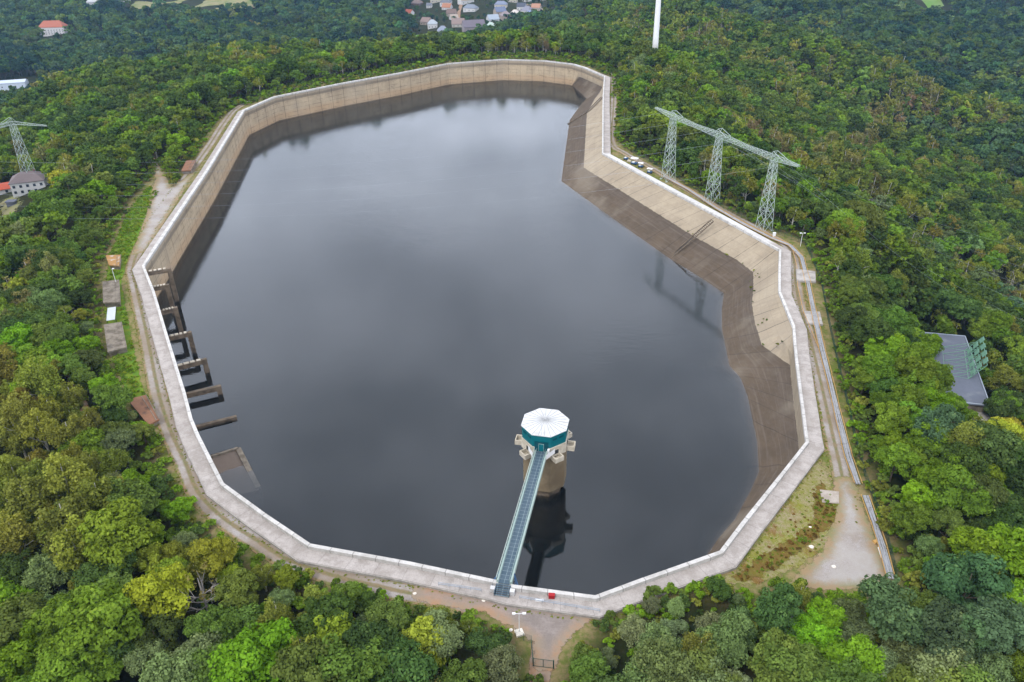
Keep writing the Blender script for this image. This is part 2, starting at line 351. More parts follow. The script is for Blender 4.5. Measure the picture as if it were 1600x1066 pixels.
# ------------------------------------------------------------------ water
t=NT('reservoir_water');g=t.pos()
n1=t.noise(1.3,detail=4,rough=.55);mp=t.n('ShaderNodeMapping');t.l(g,mp.inputs[0]);mp.inputs['Scale'].default_value=(.55,1.5,1);mp.inputs['Rotation'].default_value=(0,0,.25)
n3=t.noise(1.6,mp.outputs[0],detail=4,rough=.6)
mp2=t.n('ShaderNodeMapping');t.l(g,mp2.inputs[0]);mp2.inputs['Scale'].default_value=(.30,.85,1);mp2.inputs['Rotation'].default_value=(0,0,-.12);n2=t.noise(1.,mp2.outputs[0],detail=2,rough=.5)
gust=t.math('MULTIPLY',t.ramp(t.noise(.012,detail=4,rough=.55,dist=.4),.38,.62,.5,1.3),t.ramp(t.sep(g)[1],130,330,.22,1.25))
hgt=t.math('MULTIPLY',t.math('ADD',t.math('MULTIPLY',n2,.9),t.math('ADD',t.math('MULTIPLY',n1,.22),t.math('MULTIPLY',n3,.32))),gust)
bp=t.bump(hgt,.60,.045)
gl=t.n('ShaderNodeBsdfGlossy');gl.inputs['Roughness'].default_value=.03;gl.inputs[0].default_value=(.89,.94,1,1);t.l(bp,gl.inputs['Normal'])
tp=t.n('ShaderNodeBsdfTransparent')
fr=t.n('ShaderNodeFresnel');fr.inputs[0].default_value=1.56;t.l(bp,fr.inputs['Normal'])
bd_=t.n('ShaderNodeBsdfDiffuse');bd_.inputs[0].default_value=(.007,.008,.008,1);ad=t.n('ShaderNodeAddShader');t.l(tp.outputs[0],ad.inputs[0]);t.l(bd_.outputs[0],ad.inputs[1])
ms=t.n('ShaderNodeMixShader');t.l(fr.outputs[0],ms.inputs[0]);t.l(ad.outputs[0],ms.inputs[1]);t.l(gl.outputs[0],ms.inputs[2]);t.l(ms.outputs[0],t.out.inputs[0])
va=t.n('ShaderNodeVolumeAbsorption');va.inputs[0].default_value=(.25,.32,.35,1);va.inputs[1].default_value=.42;t.l(va.outputs[0],t.out.inputs[1])
M['water']=t.m
Wo=offset(Wd,.8)
wb=MB();wb.prism([tuple(p) for p in Wo][::-1],-30.,WZ);wo=wb.build('water',M['water']);tag(wo,'still dark grey water filling the basin','water',None,'structure')
# ------------------------------------------------------------------ terrain
plat_px=[(822,1066),(835,1015),(812,992),(770,965),(700,955),(640,946),(581,930),(530,916),(488,906),(450,897),(425,884),(390,869),(355,851),(318,816),(281,770),(263,722),(249,688),(231,655),(205,640),(180,590),(160,520),(155,450),(165,395),(200,325),(233,285),(250,262),(272,292),(300,255),(335,195),(372,165),(420,147),(520,126),(640,104.5),(720,91.5),(800,86.5),(880,90),(925,99),(955,112),(966,130),(964,180),(960,215),(975,232),(1010,250),(1060,280),(1110,312),(1180,350),(1240,370),(1262,385),(1280,430),(1292,500),(1312,600),(1338,690),(1352,760),(1380,830),(1405,905),(1385,940),(1270,925),(1220,925),(1160,930),(1100,915),(1060,920),(1000,945),(950,968),(905,990),(880,1020),(862,1066)]
PZ=-1.6
PL=np.array([U(*p,PZ)[:2] for p in plat_px])
def inside(P,Q):
    x,y=P[:,0],P[:,1];r=np.zeros(len(P),bool);j=len(Q)-1
    for i in range(len(Q)):
        xi,yi,xj,yj=*Q[i],*Q[j];c=((yi>y)!=(yj>y))&(x<(xj-xi)*(y-yi)/((yj-yi) if yj!=yi else 1e-9)+xi);r^=c;j=i
    return r
def sdf(P,Q,closed=True):
    d=np.full(len(P),1e9);m=len(Q)
    for i in range(m if closed else m-1):
        a=Q[i];b=Q[(i+1)%m]-a;L=b@b+1e-9;tt=np.clip(((P-a)@b)/L,0,1);d=np.minimum(d,np.linalg.norm(P-a-tt[:,None]*b,axis=1))
    return np.where(inside(P,Q),-d,d) if closed else d
anch=[(0,1066,-32),(0,800,-34),(200,1066,-22),(500,1066,-16),(800,1066,-8),(1100,1066,-12),(1400,1066,-20),(1600,1066,-34),(1600,850,-46),(0,600,-34),(50,300,-22),(0,400,-30),(130,400,-14),(120,230,-28),(250,160,-24),(130,140,-44),(0,190,-56),(250,108,-44),(340,98,-40),(400,98,-36),(560,96,-36),(660,90,-35),(760,83,-31),(880,70,-28),(950,90,-14),(1021,112,-15),(1000,25,-34),(1200,15,-62),(1230,100,-46),(1230,220,-40),(1400,300,-68),(1600,320,-95),(1500,200,-88),(1600,180,-100),(1600,550,-72),(1480,590,-36),(1420,450,-52),(1300,300,-32),(1350,60,-84),(1440,40,-100),(1560,30,-110),
 (300,72,-104),(100,70,-106),(85,52,-104),(300,8,-92),(500,50,-104),(560,20,-96),(650,52,-92),(700,20,-88),(850,30,-84),(0,110,-110),(0,10,-100),(780,5,-84),(930,4,-86)]
SH=[(0,190,-56),(130,140,-44),(250,108,-44),(340,98,-40),(400,98,-36),(560,96,-36),(660,90,-35),(760,83,-31)]
SHW=[[U(a,b,z)[0]*1.2,U(a,b,z)[1]*1.2,z-46] for a,b,z in SH]
AP=np.array(SHW+[[*U(a,b,z)[:2],z] for a,b,z in anch]+[[*U(1495,575,-27)[:2],-42],[*U(1450,520,-27)[:2],-38],[*U(1545,640,-27)[:2],-48],[-100,-150,-40],[150,-150,-40],[-1500,200,-90],[1200,100,-110],[-1500,3000,-40],[0,3200,-30],[1500,3000,-40],[-3000,3500,0],[3000,3500,0],[3000,500,-100],[-3000,500,-90],[0,-600,-80]])
D=np.linalg.norm(AP[:,None,:2]-AP[None,:,:2],axis=2);mz=AP[:,2].mean();co=np.linalg.solve(D+np.eye(len(AP))*1e-3,AP[:,2]-mz)
HBX=np.array([U(*p,-27)[:2] for p in((1440,519),(1508,525),(1556,655),(1482,628))])
def vn(P,s,seed):
    x=P[:,0]/s;y=P[:,1]/s;return np.sin(x*1.3+seed)*np.cos(y*1.1+seed*2)+.6*np.sin(x*2.3+y*1.7+seed*3)+.4*np.cos(x*3.9-y*3.1+seed)
def Tz(P):
    P=np.atleast_2d(np.asarray(P,float))[:,:2];z=np.zeros(len(P))
    for k in range(0,len(P),20000):
        q=P[k:k+20000];z[k:k+20000]=np.linalg.norm(q[:,None]-AP[None,:,:2],axis=2)@co+mz
    d=sdf(P,PL);r=np.hypot(P[:,0],P[:,1])
    z+=vn(P,70,1.)*np.clip((d-40)/200,0,1)*5.5+vn(P,150,2.)*np.clip((d-120)/300,0,1)*13*(P[:,0]>100)
    z=np.clip(z,-135,40);w=np.clip((d-3)/95,0,1);w=w*w*(3-2*w)*.6+w*.4
    z=PZ*(1-w)+z*w
    hb=np.clip(sdf(P,HBX)/34,0,1);z=np.where(d<0,z,np.minimum(z,-38*(1-hb)+z*hb))
    return np.where(d<0,PZ,z)
def Uterr(px,py):
    z=-50.
    for _ in range(25):
        p=U(px,py,z);z=.5*z+.5*float(Tz([p[:2]])[0])
    return U(px,py,z)
def axis(lo,a,b,hi,fine,coarse):
    x=list(np.arange(a,b+.1,fine));s=fine;p=b
    while p<hi:s=min(s*1.12,coarse);p+=s;x.append(p)
    s=fine;p=a;y=[]
    while p>lo:s=min(s*1.12,coarse);p-=s;y.append(p)
    return np.array(y[::-1]+x)
gx=axis(-3500,-185,150,3500,2.5,60);gy=axis(-700,70,660,4500,2.5,60)
GX,GY=np.meshgrid(gx,gy);GP=np.stack([GX.ravel(),GY.ravel()],1);gz=Tz(GP)
dc=sdf(GP,offset(C,1.6));gz=np.where(dc<0,-31.,gz)
gd=sdf(GP,PL)
nx,ny=len(gx),len(gy);idx=np.arange(nx*ny).reshape(ny,nx)
fq=np.stack([idx[:-1,:-1].ravel(),idx[:-1,1:].ravel(),idx[1:,1:].ravel(),idx[1:,:-1].ravel()],1)
me=bpy.data.meshes.new('ground');me.vertices.add(nx*ny);me.vertices.foreach_set('co',np.column_stack([GP,gz]).ravel().astype(np.float32))
me.loops.add(len(fq)*4);me.loops.foreach_set('vertex_index',fq.ravel().astype(np.int32));me.polygons.add(len(fq));me.polygons.foreach_set('loop_start',np.arange(0,len(fq)*4,4,dtype=np.int32));me.polygons.foreach_set('loop_total',np.full(len(fq),4,np.int32));me.update(calc_edges=True);me.materials.append(M['ground'])
gr=bpy.data.objects.new('ground',me);COL.objects.link(gr);tag(gr,'wooded hilltop ground falling away to the valleys','ground',None,'structure')
setattr_(gr,'open',np.clip(1-(gd)/5,0,1))
# ------------------------------------------------------------------ sheets
def grid_sheet(name,poly,mat,res,zoff,label,cat,drape=False,kind='structure'):
    poly=np.array(poly);lo=poly.min(0)-1;hi=poly.max(0)+1
    xs=np.arange(lo[0],hi[0]+res,res);ys=np.arange(lo[1],hi[1]+res,res);X,Y=np.meshgrid(xs,ys);P=np.stack([X.ravel(),Y.ravel()],1)
    e=-sdf(P,poly);z=(Tz(P) if drape else np.full(len(P),PZ))+zoff
    I=np.arange(len(P)).reshape(X.shape);q=np.stack([I[:-1,:-1].ravel(),I[:-1,1:].ravel(),I[1:,1:].ravel(),I[1:,:-1].ravel()],1)
    q=q[(e[q]>-.2).any(1)];used=np.unique(q);mp=np.full(len(P),-1);mp[used]=np.arange(len(used))
    o=mobj(name,np.column_stack([P,z])[used],mp[q],mat);setattr_(o,'e',e[used]);return tag(o,label,cat,None,kind)
def pxp(l,z=PZ):return [U(*p,z)[:2] for p in l]
def ribbon(name,pts,w,mat,zoff,label,cat,drape=False):
    A=np.array(pts);# catmull densify
    out=[]
    for i in range(len(A)-1):
        p0=A[max(i-1,0)];p1=A[i];p2=A[i+1];p3=A[min(i+2,len(A)-1)];m=max(2,int(np.linalg.norm(p2-p1)/2.5))
        for k in range(m):
            s=k/m;out.append(.5*(2*p1+(p2-p0)*s+(2*p0-5*p1+4*p2-p3)*s*s+(3*p1-p0-3*p2+p3)*s**3))
    out.append(A[-1]);A=np.array(out);d=np.gradient(A,axis=0);d/=np.linalg.norm(d,axis=1)[:,None];nn=np.stack([-d[:,1],d[:,0]],1)
    K=9;v=[];r=[];e=[]
    for i,p in enumerate(A):
        for k in range(K):
            s=-1+2*k/(K-1);q=p+nn[i]*s*w/2;v.append((*q,PZ));r.append(s);e.append((1-abs(s))*w/2)
    v=np.array(v);
    if drape:v[:,2]=Tz(v)
    v[:,2]+=zoff;f=[(i*K+k,i*K+k+1,(i+1)*K+k+1,(i+1)*K+k) for i in range(len(A)-1) for k in range(K-1)]
    o=mobj(name,v,f,mat);setattr_(o,'r',r);setattr_(o,'e',e);tag(o,label,cat,None,'structure');return A
tr1=ribbon('gravel_road',pxp([(735,945),(690,933),(640,927),(595,917),(541,905),(488,889),(440,870),(407,848),(371,825),(341,803),(309,768),(289,722),(270,681),(255,640),(244,597),(233,540),(222,490),(211,440),(208,415),(222,380),(245,340),(272,302),(300,265),(328,226),(350,192),(372,168),(420,147.5),(520,124)]),5.4,M['track'],.03,'gravel track with two wheel ruts along the left side of the basin','track')
tr2=ribbon('gravel_road',pxp([(925,100),(950,112),(959,130),(958,175),(956,222),(975,239),(1010,258),(1060,288),(1130,329),(1195,364),(1228,383),(1240,405),(1243,440),(1250,480),(1266,530),(1283,600),(1301,680),(1314,735),(1322,790),(1325,830)]),4.8,M['track'],.03,'brown gravel track beside the right side of the basin','track')
tr3=ribbon('path',[p[:2] for p in (U(846,965,PZ),U(848,1000,PZ),U(845,1040,PZ-.5),U(835,1110,PZ-2))],4.2,M['path'],.06,'reddish earth path running out through the green gate','path',True)
ribbon('path',[p[:2] for p in (U(120,620,-14),U(150,690,-14),U(165,750,-15),U(195,800,-15))],2.6,M['path'],.3,'narrow earth path showing between trees left of the basin','path',True)
tr5=ribbon('path',pxp([(262,318),(252,290),(246,262),(240,240)]),4.,M['gravel'],.045,'grey side track running back into the wood on the left','track',True)
grid_sheet('gravel_yard',pxp([(205,400),(228,335),(236,300),(244,275),(262,275),(268,292),(300,270),(318,250),(262,340),(232,392)]),M['gravel'],1.2,.05,'grey gravel junction widening beside the left wall','gravel')
grid_sheet('asphalt_yard',pxp([(640,912),(780,928),(936,962),(905,985),(880,1012),(868,1050),(835,1050),(832,1005),(805,985),(760,960),(700,950),(640,938)]),M['asph'],1.,.07,'worn brown asphalt yard between the bridge landing and the gate','asphalt')
grid_sheet('dry_grass',pxp([(1150,893),(1283,712),(1300,760),(1312,800),(1300,850),(1240,890),(1180,915),(1110,912)]),M['dry'],1.,.05,'patchy yellow green grass with rusty brown weeds in the corner','grass',kind='stuff')
def _rusty(t):
    n=t.noise(.5,detail=6,rough=.75);c=t.mix(t.ramp(n,.4,.62),(.14,.09,.022),(.14,.13,.02));return t.mix(t.ramp(t.noise(2.5,detail=4),.5,.7,0,.6),c,(.24,.17,.07))
M['rusty']=sheetmat('rusty_weeds',_rusty,1.6)
rustpx=[(1283,752),(1308,785),(1306,815),(1262,853),(1215,888),(1170,912),(1140,905),(1185,870),(1235,842),(1272,810),(1268,775)]
grid_sheet('dry_weeds',pxp(rustpx),M['rusty'],1.,.075,'band of rusty brown weeds curving round the grass corner','weeds',kind='stuff')
grid_sheet('gravel_yard',pxp([(1300,745),(1335,745),(1352,800),(1385,880),(1400,915),(1300,925),(1225,915),(1285,858),(1305,800)]),M['gravel'],1.,.065,'wide grey gravel turning area in the lower right corner','gravel')
grid_sheet('weedy_ground',pxp([(233,290),(250,300),(228,340),(208,395),(190,440),(205,520),(222,600),(235,640),(200,625),(175,560),(160,470),(172,395),(200,330)]),M['weedground'],1.2,.02,'bright green weeds on the verge left of the gravel track','weeds',kind='stuff')
# far fields
fields=[]
def field(name,px,mat,label,cat):
    Q=np.array([Uterr(*p)[:2] for p in px]);fields.append(Q);grid_sheet(name,Q,mat,6.,.6,label,cat,True)
field('field',[(196,27),(212,2),(350,-14),(440,-8),(400,12),(310,24)],M['field'],'pale stubble field at the far upper left','field')
field('field',[(0,350),(0,318),(22,304),(34,318),(20,345)],M['field'],'small dry meadow beside the white house at the left edge','field')
field('meadow',[(1412,2),(1425,-12),(1455,-14),(1480,16),(1500,36),(1462,34),(1432,24)],M['meadow'],'green meadow strip among far trees at the upper right','meadow')
field('meadow',[(1296,-8),(1324,-8),(1332,20),(1302,18)],M['meadow'],'small green clearing at the top edge right of the turbine','meadow')
field('meadow',[(640,56),(672,52),(678,78),(645,82)],M['meadow'],'little green meadow below the village','meadow')
def posts(e,pts,h,rad,mat,z0=0.,name='post'):
    pts=sorted(pts,key=lambda p:np.linalg.norm(np.array(e.location)+p-CAM));me=None
    for p in pts[:100]:
        if me is None:
            o=MB().bar((0,0,z0),(0,0,h),rad).build(name,mat,e);me=o.data
        else:
            o=bpy.data.objects.new(name,me);COL.objects.link(o);o.parent=e
        o.location=[float(v) for v in p]
    if len(pts)>100:
        mb=MB()
        for p in pts[100:]:mb.bar((p[0],p[1],p[2]+z0),(p[0],p[1],p[2]+h),rad)
        tag(mb.build(name+'_row',mat,e),kind='stuff')
# ------------------------------------------------------------------ intake tower
TC=np.array([7.7,156.3]);BS=U(785,921,0)[:2]
bd=TC-BS;bl=np.linalg.norm(bd);bd/=bl;bn=np.array([-bd[1],bd[0]]);ba=math.atan2(-bd[1],-bd[0])
def octo(r,off=math.pi/8):return [TC+r*np.array([math.cos(ba+off+k*math.pi/4),math.sin(ba+off+k*math.pi/4)]) for k in range(8)]
tw=empty('intake_tower',(0,0,0),0,'octagonal tower with teal upper storey and white roof standing in the water','tower')
# roof: shallow pyramid with ribs
ro=octo(6.0);mbx=MB();k=8
vv=[(*p,4.75) for p in ro]+[(*p,4.95) for p in ro]+[(*TC,5.75)];mbx.add(vv,[(i,(i+1)%8,8+(i+1)%8,8+i) for i in range(8)]+[(8+i,8+(i+1)%8,16) for i in range(8)]+[tuple(range(8))[::-1]])
rf=mbx.build('roof',M['roofwhite'],tw)
mbx=MB()
for i in range(8):
    for s in (0,.33,.66):
        q=ro[i]*(1-s)+ro[(i+1)%8]*s;mbx.bar((*(TC+(q-TC)*.06),5.73),(*(TC+(q-TC)*.985),4.99),.07)
mbx.prism([TC+.35*np.array([math.cos(a),math.sin(a)]) for a in np.linspace(0,2*math.pi,9)[:-1]],5.65,6.0)
mbx.build('roof_seam',M['seam'],rf)
MB().prism(octo(5.75),1.35,4.74).build('upper_wall',M['teal'],tw)
oc=octo(5.75)
for i in range(8):
    a,b=oc[i],oc[(i+1)%8];t_=(b-a)/np.linalg.norm(b-a);nn=np.array([t_[1],-t_[0]])
    if i==7:continue
    for s in ((.28,.72) ):
        c=a*(1-s)+b*s+nn*.03;mbx=MB();mbx.box((c[0],c[1],3.55),(1.25,.1,.55),math.atan2(t_[1],t_[0]));f_=mbx.build('louver',M['tealdark'],tw)
MB().prism(octo(5.95),-1.6,1.34).build('gallery_wall',M['cream'],tw)
MB().prism(octo(5.55),-12.6,-1.61).build('shaft',M['shaft'],tw)
mb_=MB();mb_.prism(octo(5.0),-13.1,-12.61).prism(octo(4.3),-24,-13.11);mb_.build('base_shaft',M['pier'],tw)
# entrance recess, door, railing landing
df=TC-bd*5.96*math.cos(math.pi/8)
mb_=MB();mb_.box((*(df-bd*.03),1.7),(3.3,.12,2.7),ba+math.pi/2);mb_.build('entrance_recess',M['tealdark'],tw)
mb_=MB();mb_.box((*(df-bd*.14),1.45),(1.15,.1,2.1),ba+math.pi/2);dr=mb_.build('door',M['teal'],tw)
mb_=MB()
for s in (-.62,.62):
    c=df-bd*.22+bn*s;mb_.bar((*c,.4),(*c,2.6),.05)
mb_.bar((*(df-bd*.22-bn*.62),2.6),(*(df-bd*.22+bn*.62),2.6),.05);mb_.build('door_frame',M['palegreen'],dr)
mb_=MB();c=df-bd*.1+bn*.1;mb_.bar((*(TC-bd*5.3),4.7),(*(TC-bd*5.3),8.2),.04);mb_.build('antenna',M['rail'],tw)
for i in range(8):     # projecting concrete troughs
    if i==7:continue
    a,b=octo(5.95)[i],octo(5.95)[(i+1)%8];t_=(b-a)/np.linalg.norm(b-a);nn=np.array([t_[1],-t_[0]])
    sh=.30 if i in(0,) else (.7 if i in (6,) else .5);c=a*(1-sh)+b*sh;an=math.atan2(t_[1],t_[0]);mb_=MB();w_,L_=2.5,1.9;z_=-1.35
    for u0 in (-1,1):mb_.box((*(c+t_*u0*(w_/2-.13)+nn*(L_/2)),z_),(.26,L_,1.3),an)
    mb_.box((*(c+nn*(L_-.13)),z_),(w_-.53,.26,1.295),an);mb_.box((*(c+nn*(L_/2-.14)),z_-.52),(w_-.54,L_-.3,.24),an)
    mb_.build('trough',M['cream'],tw)
    mb_=MB();mb_.box((*(c+nn*.02),-.25),(1.9,.08,1.1),an);mb_.build('trough_opening',M['dark'],tw)
# ------------------------------------------------------------------ footbridge
br=empty('footbridge',(*BS,0),0,'long teal railed footbridge leading from the shore walkway to the tower','bridge')
def bp_(s,o,z):return (*(bd*s+bn*o),z)          # local coordinates of the bridge
BL=bl-5.5;SK=.0
def bbox(s0,s1,o0,o1,z0,z1,mb):
    v=[bp_(s,o,z) for s in(s0,s1) for o in(o0,o1) for z in(z0,z1)]
    return mb.add(v,[(0,1,3,2),(4,6,7,5),(0,4,5,1),(2,3,7,6),(0,2,6,4),(1,5,7,3)])
mb_=MB();bbox(1.2,BL,-1.15,1.15,.22,.34,mb_);mb_.build('deck',M['deck'],br)
for sgn in(-1,1):
    mb_=MB();o0,o1=sorted((sgn*1.16,sgn*1.52));bbox(1.6,BL,o0,o1,-.5,.62,mb_);gd_=mb_.build('girder',M['palegreen'],br)
    mb_=MB();x=sgn*1.60;mb_.bar(bp_(1.6,x,1.35),bp_(BL,x,1.35),.06);mb_.bar(bp_(1.6,x,.95),bp_(BL,x,.95),.03)
    for k in range(int((BL-1.6)/1.5)+1):mb_.bar(bp_(1.6+k*1.5,x,.1),bp_(1.6+k*1.5,x,1.35),.035)
    mb_.build('railing',M['pylon'],br)
    mb_=MB();x=sgn*1.05;mb_.bar(bp_(1.6,x,1.2),bp_(BL,x,1.2),.035)
    for k in range(int((BL-1.6)/3)+1):mb_.bar(bp_(1.6+k*3,x,.34),bp_(1.6+k*3,x,1.2),.03)
    mb_.build('handrail',M['palegreen'],br)
    mb_=MB();mb_.bar(bp_(4.3,sgn*1.5,-.2),bp_(.9,sgn*3.3,-1.3),.16);mb_.bar(bp_(4.3,sgn*1.5,.3),bp_(1.1,sgn*2.4,-.8),.1);mb_.build('strut',M['blue'],br)
    # splayed guard plates at the tower
    mb_=MB();a=bp_(BL-2.5,sgn*1.62,0);b=bp_(BL+.2,sgn*3.2,0)
    mb_.add([(a[0],a[1],.0),(b[0],b[1],.0),(b[0],b[1],1.3),(a[0],a[1],1.3),(a[0]+.08,a[1]+.03,.0),(b[0]+.08,b[1]+.03,.0),(b[0]+.08,b[1]+.03,1.3),(a[0]+.08,a[1]+.03,1.3)],[(0,1,2,3),(7,6,5,4),(3,2,6,7),(0,3,7,4),(1,5,6,2),(0,4,5,1)]);mb_.build('guard_plate',M['white'],br)
mb_=MB();mb_.prism([bp_(BL-2.6,-1.5,0)[:2],bp_(BL+.3,-3.1,0)[:2],bp_(BL+.3,3.1,0)[:2],bp_(BL-2.6,1.5,0)[:2]],-.3,.215);mb_.build('landing',M['cream'],br)
for k in range(6):
    mb_=MB();bbox(1.2-.38*(k+1),1.2-.38*k-.02,-1.35,1.35,.10-.16*k,.16-.16*k,mb_);mb_.build('step',M['deck'],br)
for sgn in(-1,1):
    mb_=MB();bbox(-1.1,1.2,sgn*1.42-.06,sgn*1.42+.06,-.95,.1,mb_);mb_.build('stair_cheek',M['deck'],br)
    mb_=MB();mb_.box((*(bn*sgn*1.95),-.35),(.9,.9,1.0),ba);mb_.build('end_pillar',M['coping'],br)
cb=MB();c=TC-bd*6.3-bn*1.9;cb.box((*c,1.0),(.5,.4,1.2),ba).box((*c,1.66),(.56,.46,.12),ba);tag(cb.build('control_cabinet',M['white']),'small white cabinet beside the door of the tower','cabinet')
# ------------------------------------------------------------------ concrete frames in the basin
fr_=[((233,424),(267,418.5),-1.8),((240,448),(264,444),-3.4),((254,485),(277,479.5),-5.2),((267,525),(299,518),-7.4),((279.5,571),(322.6,560),-10.1),((293.5,614),(345,602),-12.2),((310,665),(369.5,650),-14.2)]
words=['uppermost concrete frame, with its long pier, beside the corner of the basin wall','second concrete frame from the wall corner, narrow and joined close behind the first','third concrete frame from the corner, its notched beam above dark water','fourth concrete frame from the corner, reaching further into the water','fifth concrete frame from the corner, with a clear square reflection','sixth concrete frame, low brown beam on a short pier','lowest concrete beam lying just above the water, nearest the sunken slab']
for (a,b,z),wd in zip(fr_,words):
    A=U(*a,z)[:2];Bq=U(*b,z)[:2];d=(Bq-A);L=np.linalg.norm(d);d/=L;an=math.atan2(d[1],d[0]);A=A-d*2.2;L+=2.2;c=(A+Bq)/2
    e=empty('concrete_buttress',(A[0],A[1],z),0,wd,'concrete frame','concrete frames stepping down into the water')
    dep=1.5 if z>-13 else 1.2
    mb_=MB();mb_.box((c[0]-A[0],c[1]-A[1],-dep/2),(L,1.15,dep),an);bm_=mb_.build('beam',M['pier'],e)
    mb_=MB()
    if z>-11:
        for k in range(4):
            q=A+d*(2.6+k*(L-3.2)/4)-A;mb_.box((q[0],q[1],.13),((L-3)/4*random.uniform(.5,.85),1.05,.26),an)
        mb_.build('broken_edge',M['cream'],bm_)
    q=Bq-d*.75-A;mb_=MB();mb_.box((q[0],q[1],(-24-z-dep)/2),(1.5,1.5 if z>-2 else 1.2,24+z-dep-.02+.0),an);mb_.build('pier',M['pier'],e)
# sunken slab
sl=empty('sunken_slab',(0,0,0),0,'sloping brown concrete slab with raised rim dipping under the water at lower left','concrete slab')
P1=U(325,716,-13.9);P2=U(357,704,-13.9);P3=U(372,701,-14.2);P4=U(405,765,-15.9);P5=U(350,770,-15.9)
mb_=MB();mb_.prism([P1[:2]+(-1,0),P3[:2],P4[:2],P5[:2]+(-3,-3)][::-1],-22,[-13.95,-14.3,-16.1,-15.9][::-1]);mb_.build('slab_surface',simple('brown_silted_concrete',(.17,.135,.11),.95,.25,.8),sl)
d=P4-P3;d/=np.linalg.norm(d);e_=np.array([d[1],-d[0],0])
mb_=MB();q0=P3;q1=P3+d*17
for a,b,z0,z1 in ((P3,P3+d*17,-13.95,-15.7),):
    nn=np.array([-d[1],d[0],0]);nn/=np.linalg.norm(nn)
    v=[a+nn*.7,a-nn*.7,b-nn*.7,b+nn*.7];mb_.prism([p[:2] for p in v],-22,[z0,z0,z1,z1])
mb_.bar(P1+(0,0,.1),P3+(0,0,.05),.5);mb_.build('rim',M['oldconc'],sl)
# ------------------------------------------------------------------ slope stairs
def stair(a,b,c,wid,label):
    # a crest px, b mid px, c water px ; two thin rails with treads between, lying on the slope
    A=U(*a,-.6);Bq=U(*b,-7.5);Cq=U(*c,-15.2);up=np.array([0,0,.12]);e=empty('slope_stairs',A,0,label,'stairs')
    mb_=MB();mt=MB();loc=lambda p:p-A
    for p,q in((A,Bq),(Bq,Cq)):
        d=q-p;L=np.linalg.norm(d);d/=L;s=np.cross(d,[0,0,1.]);s/=np.linalg.norm(s)
        for o in(-wid/2,wid/2):mb_.bar(loc(p+s*o+up),loc(q+s*o+up),.26)
        for k in range(int(L/.8)):m_=p+d*k*.8+up;mt.bar(loc(m_-s*wid/2),loc(m_+s*wid/2),.1)
    mb_.build('string',M['pier'],e);mt.build('tread',M['dark'],e)
stair((1113,345),(1080,374),(1047,403),2.0,'dark concrete stairs running down the sloped bank below the middle pylon')
stair((941,152),(917,176),(887,194),1.5,'narrow stairs crossing the bank at the far right end of the basin')
# ------------------------------------------------------------------ pylons
def lattice(mb,base,top,z0,z1,n_,r):
    """four legs with X bracing. base/top: 4 (x,y)"""
    z=[z0];f=1.0;hs=[]
    q=.90;tot=sum(q**k for k in range(n_));acc=0
    for k in range(n_):acc+=q**k/tot;z.append(z0+(z1-z0)*acc)
    def pt(i,zz):
        s=(zz-z0)/(z1-z0);return np.array([*(base[i]*(1-s)+top[i]*s),zz])
    for i in range(4):mb.bar(pt(i,z0),pt(i,z1),r*1.5)
    for k in range(n_):
        for i in range(4):
            j=(i+1)%4;mb.bar(pt(i,z[k]),pt(j,z[k+1]),r);mb.bar(pt(j,z[k]),pt(i,z[k+1]),r)
            if k%2==0 :mb.bar(pt(i,z[k]),pt(j,z[k]),r)
def truss(mb,A,Bq,side,h0,h1,w0,w1,nseg,r):
    pts=[]
    for k in range(nseg+1):
        s=k/nseg;c=A*(1-s)+Bq*s;h=h0*(1-s)+h1*s;w=w0*(1-s)+w1*s
        pts.append([c+side*w/2,c-side*w/2,c-side*w/2+np.array([0,0,h]),c+side*w/2+np.array([0,0,h])])
    for k in range(nseg):
        for i in range(4):
            j=(i+1)%4;mb.bar(pts[k][i],pts[k+1][i],r*1.3);mb.bar(pts[k][i],pts[k+1][j],r);mb.bar(pts[k][i],pts[k][j],r)
            if i in(0,2):mb.bar(pts[k][j],pts[k+1][i],r)
